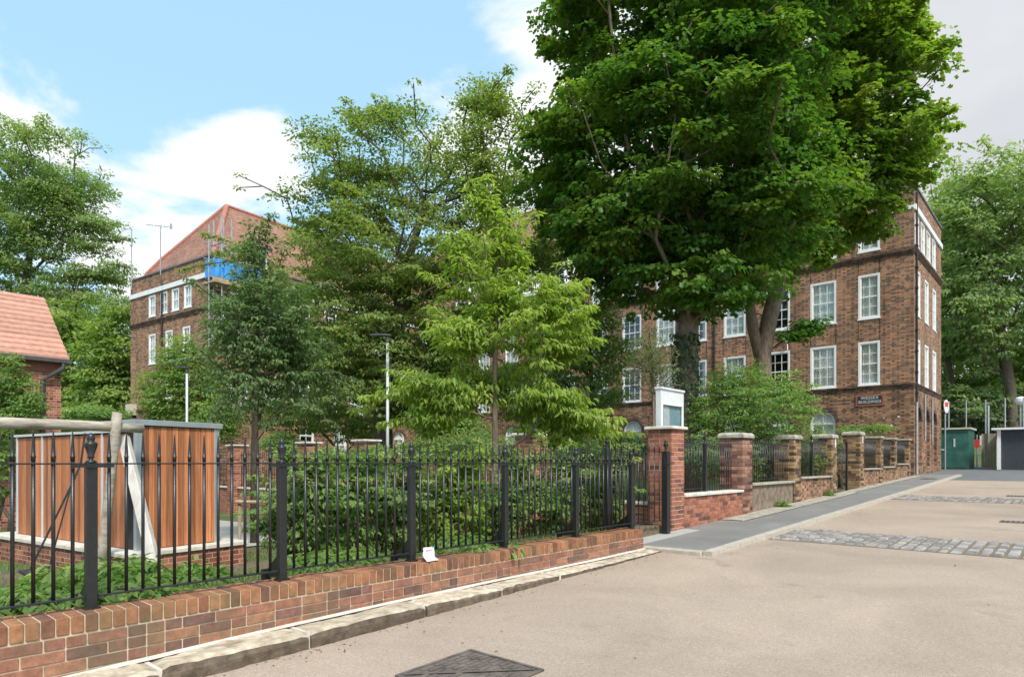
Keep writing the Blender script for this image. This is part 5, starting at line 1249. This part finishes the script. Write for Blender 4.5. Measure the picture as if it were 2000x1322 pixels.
# maple trees
d5 = 16.5; b5 = basept(1347, d5)
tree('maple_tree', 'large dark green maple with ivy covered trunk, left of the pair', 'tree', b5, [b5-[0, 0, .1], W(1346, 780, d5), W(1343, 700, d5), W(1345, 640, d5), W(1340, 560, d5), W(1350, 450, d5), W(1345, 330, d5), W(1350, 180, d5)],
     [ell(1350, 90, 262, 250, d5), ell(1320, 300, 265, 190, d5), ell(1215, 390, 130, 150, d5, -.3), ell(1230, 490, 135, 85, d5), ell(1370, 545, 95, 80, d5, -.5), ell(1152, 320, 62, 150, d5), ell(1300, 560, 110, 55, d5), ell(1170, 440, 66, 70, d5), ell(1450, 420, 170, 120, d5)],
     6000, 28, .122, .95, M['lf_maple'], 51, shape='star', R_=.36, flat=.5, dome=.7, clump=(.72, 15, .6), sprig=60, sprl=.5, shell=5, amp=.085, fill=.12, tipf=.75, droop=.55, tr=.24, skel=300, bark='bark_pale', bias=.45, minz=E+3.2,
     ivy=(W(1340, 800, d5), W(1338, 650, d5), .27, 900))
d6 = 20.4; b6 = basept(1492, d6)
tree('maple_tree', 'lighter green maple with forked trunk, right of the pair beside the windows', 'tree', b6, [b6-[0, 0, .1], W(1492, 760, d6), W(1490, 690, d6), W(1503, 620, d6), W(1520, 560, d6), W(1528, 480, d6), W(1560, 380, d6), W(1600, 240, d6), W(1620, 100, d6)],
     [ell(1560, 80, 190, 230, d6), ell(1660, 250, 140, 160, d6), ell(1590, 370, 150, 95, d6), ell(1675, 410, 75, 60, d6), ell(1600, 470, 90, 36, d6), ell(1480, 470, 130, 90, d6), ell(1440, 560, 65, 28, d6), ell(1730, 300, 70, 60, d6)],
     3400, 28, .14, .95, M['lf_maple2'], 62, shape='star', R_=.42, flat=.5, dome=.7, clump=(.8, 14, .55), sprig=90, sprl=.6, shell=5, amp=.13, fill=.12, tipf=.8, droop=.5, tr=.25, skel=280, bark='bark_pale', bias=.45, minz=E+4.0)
# second stem of the forked tree as low hanging branch
mbx = MB(); pts = [W(1490, 700, d6), W(1472, 640, d6), W(1468, 590, d6), W(1440, 572, d6), W(1415, 560, d6)]
mbx.tube([W(1490, 715, d6), W(1470, 640, d6), W(1462, 570, d6), W(1470, 500, d6), W(1450, 420, d6)], [.2, .17, .14, .12, .08], n=10)
mbx.tube([W(1463, 600, d6), W(1440, 575, d6), W(1400, 560, d6)], [.11, .08, .04], n=8)
rootm = [o for o in bpy.data.objects if o.name.startswith('maple_tree')][-1]
mbx.build('limb', M['bark_pale'], rootm, world=True, smooth=True)
# hanging spray in front of the window
def spray(root, ells, n, lpt, L, mat, seed, shape='star', wf=.95, R_=.22, young=0, attach=None, tr=.03):
    rg = np.random.default_rng(seed); Cc, rho = tufts(rg, ells, n, 2, .2, 1.0); ci = np.repeat(np.arange(len(Cc)), lpt); m_ = len(ci)
    D = rg.normal(size=(m_, 3)); P = Cc[ci]+D*R_*.5*np.array([1, 1, .4]); A = D.copy(); A[:, 2] = -.5; Nn = np.array([0, 0, 1.])+rg.normal(size=(m_, 3))*.4
    LL = L*rg.uniform(.6, 1.2, m_); leaves('leaf_spray', mat, P, A, Nn, LL, LL*wf, rg.uniform(0, 1, m_), np.clip(young*rg.uniform(0, 1, m_), 0, 1), shape, root, np.array(root.location))
    if attach is not None: skeleton(rg, attach, Cc, tr, r_tip=.008, maxn=60).build('twig', M['bark'], root, world=True)
spray(rootm, [ell(1585, 635, 30, 14, d6-.3), ell(1550, 655, 26, 12, d6-.3)], 46, 14, .14, M['lf_maple'], 5, attach=[W(1496, 690, d6), W(1520, 672, d6), W(1560, 650, d6-.2)])
# big cherry in the centre
d2 = 21.0; b2 = basept(748, d2)
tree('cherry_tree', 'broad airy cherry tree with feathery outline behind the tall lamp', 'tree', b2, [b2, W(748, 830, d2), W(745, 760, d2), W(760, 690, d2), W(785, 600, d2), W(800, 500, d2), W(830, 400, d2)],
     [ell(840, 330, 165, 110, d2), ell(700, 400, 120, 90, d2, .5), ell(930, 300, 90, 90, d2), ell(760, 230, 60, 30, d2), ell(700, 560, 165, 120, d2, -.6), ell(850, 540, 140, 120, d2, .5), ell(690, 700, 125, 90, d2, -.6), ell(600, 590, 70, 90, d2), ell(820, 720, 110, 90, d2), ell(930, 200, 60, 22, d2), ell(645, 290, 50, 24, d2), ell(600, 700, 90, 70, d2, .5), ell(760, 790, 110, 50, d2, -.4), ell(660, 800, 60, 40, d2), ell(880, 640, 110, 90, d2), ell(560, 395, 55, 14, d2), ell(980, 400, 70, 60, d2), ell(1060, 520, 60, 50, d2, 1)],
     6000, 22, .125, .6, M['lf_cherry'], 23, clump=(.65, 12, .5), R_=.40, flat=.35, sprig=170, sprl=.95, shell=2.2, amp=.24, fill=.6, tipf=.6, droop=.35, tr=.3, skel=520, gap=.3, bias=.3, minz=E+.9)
# dark thin tree on the left
d1 = 13.0; b1 = basept(497, d1)
tree('dark_ash_tree', 'slender dark green tree on a thin straight trunk, right of the timber store', 'tree', b1, [b1, W(497, 870, d1), W(500, 780, d1), W(502, 700, d1), W(503, 620, d1), W(500, 540, d1), W(492, 470, d1)],
     [ell(505, 720, 100, 115, d1), ell(515, 620, 85, 90, d1), ell(560, 680, 70, 120, d1, .4), ell(490, 535, 38, 70, d1), ell(500, 470, 30, 34, d1), ell(450, 640, 45, 70, d1)],
     1300, 17, .10, .5, M['lf_dark'], 17, sprig=50, sprl=.6, R_=.25, flat=.45, shell=2.2, amp=.2, fill=.5, tipf=.2, droop=.5, tr=.07, skel=260, gap=.25, bias=.3, minz=E+.35)
# young light green tree
d3 = 9.6; b3 = basept(967, d3)
tree('young_tree', 'young light green tree with long drooping leaves just behind the near hedge', 'tree', b3, [b3, W(967, 900, d3), W(967, 820, d3), W(966, 740, d3), W(968, 660, d3), W(972, 560, d3), W(975, 470, d3), W(965, 410, d3)],
     [ell(978, 610, 88, 85, d3), ell(1060, 610, 66, 60, d3, .4), ell(985, 500, 38, 65, d3), ell(955, 430, 28, 40, d3), ell(1085, 690, 66, 42, d3), ell(905, 660, 50, 50, d3, -.3), ell(1075, 790, 88, 46, d3), ell(1130, 830, 70, 30, d3, .3), ell(855, 780, 85, 45, d3), ell(950, 760, 90, 60, d3, .5), ell(905, 500, 28, 60, d3), ell(840, 830, 60, 26, d3)],
     1500, 14, .105, .34, M['lf_young'], 33, clump=(.22, 6, .7), R_=.2, flat=.5, shape='long', shell=1.4, amp=.3, fill=.6, sprig=110, sprl=.4, tipf=.8, droop=.5, tr=.05, skel=320, gap=.3, bias=.25, minz=E+.25, bark='bark_pale', young=.3, crown_toplit=False)
# mid trees behind
d4 = 21.5; b4 = basept(1160, d4)
tree('small_tree', 'rounded mid green small tree before the facade, between the young tree and the maple', 'tree', b4, [b4, W(1160, 820, d4), W(1155, 740, d4), W(1150, 660, d4)],
     [ell(1145, 640, 75, 70, d4), ell(1110, 600, 50, 50, d4), ell(1180, 700, 60, 40, d4), ell(1090, 690, 60, 60, d4), ell(1180, 760, 50, 40, d4), ell(1060, 740, 70, 50, d4)], 800, 20, .13, .6, M['lf_bush'], 44, R_=.4, flat=.45, shell=3, amp=.18, tipf=.3, tr=.1, skel=120, minz=E+1.2)
dB = 13.9; bB = basept(1272, dB)
tree('birch_sapling', 'sparse upright sapling with pale silvery leaves left of the noticeboard', 'tree', bB, [bB, W(1277, 850, dB), W(1276, 770, dB), W(1272, 700, dB), W(1268, 650, dB)],
     [ell(1272, 700, 44, 62, dB), ell(1292, 730, 34, 55, dB), ell(1250, 720, 30, 70, dB)], 420, 9, .055, .5, M['lf_birch'], 45, R_=.18, flat=1.2, shell=2, amp=.25, fill=1, tipf=.4, droop=-.3, tr=.03, skel=200, bark='bark_pale', minz=E+.9)
# shrubs
def shrub(name, label, px, d, ells, nt_, lpt, L, wf, mat, seed, **kw):
    b = basept(px, d); kw.setdefault('trunkname', 'stems')
    return tree(name, label, 'shrub', b, [b, b+np.array([0, 0, .35])], ells, nt_, lpt, L, wf, M[mat], seed, tr=kw.pop('tr', .05), R_=kw.pop('R_', .2), shell=kw.pop('shell', 2.2), skel=kw.pop('skel', 90), **kw)
shrub('garden_shrub', 'spreading bright green shrub above the old front wall, below the forked maple', 1470, 16.1, [ell(1465, 800, 115, 62, 16.1), ell(1430, 750, 55, 35, 16.1), ell(1520, 780, 70, 50, 16.1), ell(1385, 815, 55, 50, 16.1), ell(1560, 790, 35, 22, 16.1), ell(1470, 740, 20, 40, 16.1)], 1500, 17, .08, .6, 'lf_bush', 71, tipf=.6, amp=.2, droop=.3, minz=E+.0)
shrub('garden_shrub', 'dense dark green bush behind the first railing bays beyond the red wall', 1420, 14.6, [ell(1380, 890, 50, 50, 14.4), ell(1440, 900, 50, 50, 15.0), ell(1500, 900, 45, 50, 16.1), ell(1560, 890, 40, 45, 17.1)], 520, 16, .08, .6, 'lf_hedge', 72, tipf=.3, minz=E-.9)
shrub('garden_shrub', 'low green plants behind the gateway piers near the building wall', 1640, 21, [ell(1620, 880, 26, 40, 20.8), ell(1600, 850, 22, 24, 21), ell(1690, 838, 50, 10, 23.7), ell(1655, 845, 20, 14, 22)], 260, 14, .10, .5, 'lf_bush', 73, tipf=.5, minz=E-.5, R_=.22)
shrub('garden_shrub', 'dense rounded bright green evergreen beside the smaller lamp, behind the timber store', 350, 25.5, [ell(350, 760, 62, 85, 25.5), ell(320, 790, 45, 50, 25.5), ell(365, 700, 36, 50, 25.5), ell(400, 760, 40, 70, 26), ell(420, 820, 50, 50, 25)], 1300, 20, .13, .6, 'lf_far2', 74, tipf=.5, amp=.12, R_=.34, skel=60)
shrub('garden_shrub', 'leafy shrub hiding the lower left wall of the tiled house', 20, 16.5, [ell(10, 760, 55, 60, 16.5), ell(55, 790, 32, 40, 16.5), ell(-10, 830, 60, 60, 16.5), ell(15, 715, 22, 22, 16.5)], 560, 16, .10, .6, 'lf_bush', 75, tipf=.4, amp=.2, R_=.22)
shrub('garden_shrub', 'low shrub at the left edge beyond the swing beam', -10, 13.0, [ell(-5, 900, 40, 90, 13.0), ell(-70, 880, 80, 100, 13)], 300, 16, .10, .6, 'lf_hedge', 76, tipf=.3)
shrub('clipped_shrub', 'rounded light green bush between the two leftmost garden piers', 545, 20.5, [ell(548, 868, 38, 24, 20.5), ell(575, 880, 30, 22, 20.5)], 260, 16, .09, .6, 'lf_bush', 77, tipf=.5)
shrub('clipped_shrub', 'dark low hedge bush behind the young tree, in front of the arched windows', 900, 16.5, [ell(860, 872, 60, 24, 16.5), ell(920, 868, 60, 22, 16), ell(1000, 880, 60, 24, 15), ell(820, 880, 40, 20, 17)], 520, 16, .08, .6, 'lf_hedge', 78, tipf=.4)
shrub('garden_shrub', 'light green rounded shrub behind the young tree, right of its trunk', 1060, 17.5, [ell(1060, 830, 60, 45, 17.5), ell(1110, 840, 50, 36, 17.8)], 520, 16, .09, .6, 'lf_bush', 82, tipf=.5, R_=.24)
shrub('garden_shrub', 'fresh green shrub behind the young tree, left of its trunk', 860, 18.5, [ell(850, 820, 60, 46, 18.5), ell(905, 835, 50, 36, 18.2)], 520, 16, .09, .6, 'lf_far2', 83, tipf=.5, R_=.24)
shrub('garden_shrub', 'tall loose shrub hiding the lower facade left of the tall lamp', 640, 24, [ell(620, 800, 70, 50, 24), ell(560, 800, 60, 60, 24.5), ell(700, 830, 70, 40, 24)], 700, 16, .12, .6, 'lf_far2', 81, tipf=.5, R_=.3)
shrub('clipped_shrub', 'dark green bush beside the ornamental grass left of the noticeboard pier', 1215, 12.3, [ell(1225, 872, 36, 26, 12.3), ell(1190, 880, 30, 26, 12.3)], 260, 16, .07, .6, 'lf_dark', 79, tipf=.2)
shrub('clipped_shrub', 'yellowish shrub before the inner wall between the tall lamp pier and its left neighbour', 690, 14.6, [ell(700, 900, 60, 30, 14.6), ell(660, 905, 40, 30, 15)], 260, 16, .08, .5, 'lf_hedge', 80, tipf=.7)
# hedge directly behind the near railings: several shrubs side by side
hl = [(590, 6.9, 'first from the left in the row of shrubs, with dark glossy leaves'), (680, 7.4, 'second shrub from the left behind the near railings'), (775, 7.9, 'third shrub behind the near railings, below the tall lamp'), (880, 8.3, 'fourth shrub behind the near railings, with yellow tips'), (985, 8.8, 'fifth shrub behind the near railings, at the foot of the young tree'), (1085, 9.2, 'sixth shrub behind the near railings'), (1180, 9.6, 'last shrub behind the near railings beside the gate posts')]
for k, (px, d, lab) in enumerate(hl):
    rr = 62 if k < 6 else 40
    shrub('hedge_shrub', lab, px, d, [ell(px, 980, rr, 70, d), ell(px-20, 1040, rr*.8, 40, d), ell(px+25, 915, rr*.6, 40, d), ell(px-30, 890, 14, 26, d)], 470, 15, .062, .62, ('lf_hedge', 'lf_bush', 'lf_hedge', 'lf_young', 'lf_hedge', 'lf_bush', 'lf_hedge')[k], 90+k, tipf=.6, amp=.2, minz=gz(W(px, HZ, d)[0], W(px, HZ, d)[1])+.03, R_=.13, group='shrubs in a row behind the near railings', shell=1.3, sprig=26, sprl=.22, skel=60)
# plants spilling at the foot of the near railings
fl = [(60, 1200, 4.35, 'broad leafy plants spilling over the wall top at the lower left corner'), (215, 1165, 4.55, 'leafy shoots leaning over the wall beside the first full post'), (18, 1165, 4.6, 'leafy plants at the far left foot of the near railings'), (120, 1150, 4.9, 'tall leafy plant left of the first full railing post'), (225, 1135, 5.1, 'leafy plant right of the first full railing post'), (350, 1125, 5.5, 'low scattered plants in the grass before the timber plinth'), (640, 1095, 6.2, 'low creeping plants between the second and third railing posts'), (900, 1055, 7.2, 'low creeping plants between the third and fourth railing posts')]
for k, (px, py, d, lab) in enumerate(fl):
    rz_ = (24, 18, 34, 62, 62, 14, 16, 14)[k]; rx_ = (110, 60, 60, 80, 70, 60, 110, 100)[k]
    b = basept(px, d); cz = b[2]+.06
    e = [((b[0]+dx, b[1]+dy, cz+dz), rx_*d/FPX*.7, rz_*d/FPX) for dx, dy, dz in ((.15, -.1, 0), (-.1, .15, .02), (.2, .2, -.02))]
    tree('leafy_plant', lab, 'plant', b, [b, b+np.array([0, 0, .1])], e, 190, 9, .095, .40, M['lf_bush'], 120+k, R_=.10, flat=.7, shell=1.5, amp=.2, fill=1, shape='long', tipf=.4, droop=.35, tr=.008, skel=50, young=.15, trunkname='stems', group='leafy plants at the foot of the near railings', minz=b[2]-.01)
# creeping growth at the foot of the old wall
for k, (y, lab) in enumerate(((14.6, 'small green weed clump at the foot of the rendered wall'), (18.1, 'tiny weed tuft at the wall foot before the third old pier'))):
    b = np.array([XW+.12, y, street_z(y)]); tree('weed_clump', lab, 'plant', b, [b, b+np.array([0, 0, .06])], [(b+np.array([0, 0, .05]), .18 if k == 0 else .1, .12)], 36, 10, .06, .4, M['lf_bush'], 140+k, R_=.07, shell=2, amp=.2, tr=.006, skel=12, trunkname='stems', minz=b[2])
# ornamental grass
def blades(name, label, c, r, n, L, wd, mat, seed, parent=None, spread=.5, **tg):
    rg = np.random.default_rng(seed); a = rg.uniform(0, 6.28, n); q = rg.uniform(0, 1, n)**.5*r; P = np.stack([c[0]+np.cos(a)*q, c[1]+np.sin(a)*q, np.full(n, c[2])], 1)
    A = np.stack([np.cos(a)*spread*rg.uniform(.2, 1, n), np.sin(a)*spread*rg.uniform(.2, 1, n), np.ones(n)], 1)
    Nn = np.stack([np.cos(a), np.sin(a), np.full(n, .1)], 1); LL = L*rg.uniform(.6, 1.1, n)
    o = leaves(name, mat, P, A, Nn, LL, np.full(n, wd), rg.uniform(0, 1, n), rg.uniform(0, 1, n)*.4, 'blade', parent, np.array(c)); o.location = c; return tag(o, label, **tg)
c = basept(1160, 13); blades('ornamental_grass', 'tall clump of dark strap leaves behind the near railings, left of the noticeboard pier', tuple(c), .35, 420, 1.75, .022, M['lf_dark'], 7, cat='plant')
c = basept(1215, 13.8); blades('ornamental_grass', 'smaller clump of strap leaves right of the tall clump near the pier', tuple(c), .25, 220, 1.5, .02, M['lf_dark'], 8, cat='plant')
c = basept(1580, 17.6); blades('ornamental_grass', 'spiky strap leaved plant behind the second old pier', tuple(c), .15, 130, 1.35, .03, M['lf_bush'], 9, cat='plant', spread=.8)
# lawn grass
rg = np.random.default_rng(5); n = 42000
X = rg.uniform(-13.5, -4.92, n); Y = rg.uniform(-.5, 8.4, n); dens = np.sin(X*1.3+1)*np.sin(Y*1.1)+rg.normal(size=n)*.5; kp = (dens > -.35) & ~((X < -9.5) & (Y > 2.8) & (Y < 5.0)) & ~((X < -11.9) & (Y > 5.4))
X, Y = X[kp], Y[kp]; n = len(X); P = np.stack([X, Y, np.array([gz(a, b) for a, b in zip(X, Y)])-.01], 1)
A = np.stack([rg.normal(size=n)*.4, rg.normal(size=n)*.4, np.ones(n)], 1); Nn = np.stack([rg.normal(size=n), rg.normal(size=n), np.zeros(n)+.1], 1)
tag(leaves('grass', M['lf_grass'], P, A, Nn, rg.uniform(.04, .11, n), rg.uniform(.006, .012, n), rg.uniform(0, 1, n), rg.uniform(0, 1, n)**3, 'blade', None, np.zeros(3)), 'rough patchy lawn grass and weeds between the railings and the timber store', 'grass', kind='stuff')
rg = np.random.default_rng(31); n = 900
Y = rg.uniform(.5, 30, n); side = rg.uniform(0, 1, n) < .55
X = np.where(Y < 8.2, -4.30+rg.exponential(.10, n), np.where(side, -5.05+rg.exponential(.12, n), KX+.02+rg.exponential(.15, n))); far = rg.uniform(0, 1, n) < .14; X = np.where(far, rg.uniform(-3.5, 1.5, n), X)
Z = np.array([(pv(a, b)+.016 if (b > 8.2 and a < KX-.13) else road_z(b)+.004) for a, b in zip(X, Y)]); P = np.stack([X, Y, Z], 1)
A = np.stack([rg.normal(size=n), rg.normal(size=n), rg.uniform(0, .25, n)], 1); Nn = np.array([0, 0, 1.])+rg.normal(size=(n, 3))*.25
LL = rg.uniform(.008, .032, n); tag(leaves('leaf_litter', M['litter'], P, A, Nn, LL, LL*.6, rg.uniform(0, 1, n), np.zeros(n), 'kite', None, np.zeros(3)), 'small dry leaves and grit lying along the kerb and wall foot', 'litter', kind='stuff')
# far trees on the left
dL = 46; bL = basept(45, dL)
tree('tall_ash_tree', 'tall airy tree with many bare rising limbs behind the tiled house', 'tree', bL, [bL, W(40, 760, dL), W(42, 640, dL), W(50, 560, dL), W(60, 480, dL)],
     [ell(70, 340, 120, 62, dL), ell(-40, 380, 110, 80, dL), ell(130, 400, 75, 60, dL), ell(180, 460, 55, 55, dL), ell(195, 540, 55, 30, dL), ell(100, 500, 60, 40, dL), ell(30, 450, 70, 50, dL), ell(110, 590, 70, 26, dL), ell(180, 610, 70, 30, dL), ell(250, 590, 36, 40, dL-8), ell(120, 640, 80, 40, dL), ell(150, 550, 50, 26, dL), ell(60, 600, 60, 30, dL), ell(30, 530, 80, 40, dL), ell(130, 470, 60, 45, dL), ell(0, 480, 60, 60, dL)],
     3000, 20, .27, .5, M['lf_far'], 201, clump=(1.2, 8, .5), sprig=140, sprl=1.1, R_=.85, flat=.45, shell=2, amp=.2, fill=.5, tipf=.3, tr=.30, skel=420, gap=.35, bias=.2, minz=E+6)
for k, (px, d, es, lab) in enumerate(((150, 40, [(160, 690, 75, 90), (110, 740, 60, 80), (210, 740, 55, 80)], 'bushy mid green tree right of the tiled house'), (225, 38, [(215, 720, 45, 80), (240, 660, 30, 50), (200, 800, 60, 40)], 'yellow green tree against the left edge of the brick wing'), (60, 52, [(90, 650, 70, 70), (40, 620, 60, 50)], 'dull green tree rising behind the tiled roof'))):
    b = basept(px, d)
    tree('woodland_tree', lab, 'tree', b, [b, W(px, 820, d), W(px, 740, d)], [ell(*e, d) for e in es], 900, 18, .27, .6, M['lf_far2'] if k < 2 else M['lf_far'], 210+k, R_=.6, flat=.45, clump=(1.2, 12, .6), shell=2.5, amp=.15, tipf=.7, tr=.25, skel=90, group='woodland trees on the left', minz=b[2]+.3)
b = basept(190, 27); tree('woodland_shrub', 'low yellowish shrub between the tiled house and the timber store', 'shrub', b, [b, b+np.array([0, 0, .5])], [ell(190, 815, 60, 22, 27), ell(150, 820, 50, 22, 27)], 360, 18, .16, .55, M['lf_bush'], 219, R_=.35, shell=2, tipf=.8, skel=40, tr=.05, trunkname='stems')
# far trees on the right
RT = [(1978, 47, [(1930, 420, 95, 100), (1990, 400, 110, 100), (2080, 420, 110, 120), (1900, 560, 80, 100), (1980, 560, 90, 90), (1960, 660, 80, 50)], 'large pale green tree above the garage with dark leaning trunk', .35, 'lf_far', 2300),
      (1865, 52, [(1870, 520, 60, 130), (1860, 640, 60, 90), (1880, 430, 60, 60)], 'tall pale green tree just right of the building corner', .25, 'lf_far', 1300),
      (2060, 55, [(2060, 560, 110, 170), (2100, 480, 120, 140)], 'broad tree at the right edge behind the leaning trunk', .3, 'lf_far2', 1300),
      (1900, 60, [(1900, 700, 90, 70), (1960, 740, 80, 60), (1850, 740, 60, 60), (2020, 720, 70, 80)], 'bright yellow green understorey tree behind the wire fence', .2, 'lf_far2', 1500),
      (1880, 50, [(1870, 800, 70, 45), (1930, 810, 60, 40), (1990, 800, 60, 50), (2060, 790, 70, 60)], 'dark low trees behind the container and garage', .2, 'lf_dark', 1300)]
for k, (px, d, es, lab, tr_, lm, cnt_) in enumerate(RT):
    b = basept(px, d); path = [b, W(px, 830, d), W(px-4, 760, d), W(px-25, 640, d), W(px-35, 520, d)] if k in (0, 1, 2) else [b, b+np.array([0, 0, 2.0])]
    tree('woodland_tree', lab, 'tree', b, path, [ell(*e, d) for e in es], cnt_, 18, .33, .6, M[lm], 230+k, R_=.8, flat=.42, clump=(1.7, 12, .6), shell=3, amp=.16, tipf=.8, sprig=30, sprl=1.5, tr=tr_, skel=160, group='woodland trees on the right', gap=.15 if k == 0 else 0, minz=b[2]+.3)
# wood that closes the view beyond the street, well behind the others
rg = np.random.default_rng(77); n = 60000
ang = rg.uniform(-2.2, 1.9, n); rad = rg.uniform(74, 92, n); X = np.sin(ang)*rad-5; Y = np.cos(ang)*rad; hgt = (8+2.5*np.sin(ang*13)+1.5*np.sin(ang*31))
Z = np.array([gz(a, b) for a, b in zip(X, Y)])+rg.uniform(0, 1, n)**.8*hgt; P = np.stack([X, Y, Z], 1); A = rg.normal(size=(n, 3)); A[:, 2] -= .5; Nn = np.array([0, 0, 1.])+rg.normal(size=(n, 3))*.5
tag(leaves('wood', M['lf_far'], P, A, Nn, rg.uniform(.8, 1.4, n), rg.uniform(.5, .9, n), rg.uniform(0, 1, n), rg.uniform(0, .5, n), 'kite', None, np.zeros(3)), 'distant wood closing the view behind all the houses', 'wood', kind='stuff')
print('SCENE tris est', sum(len(o.data.polygons) for o in bpy.data.objects if o.type == 'MESH'))
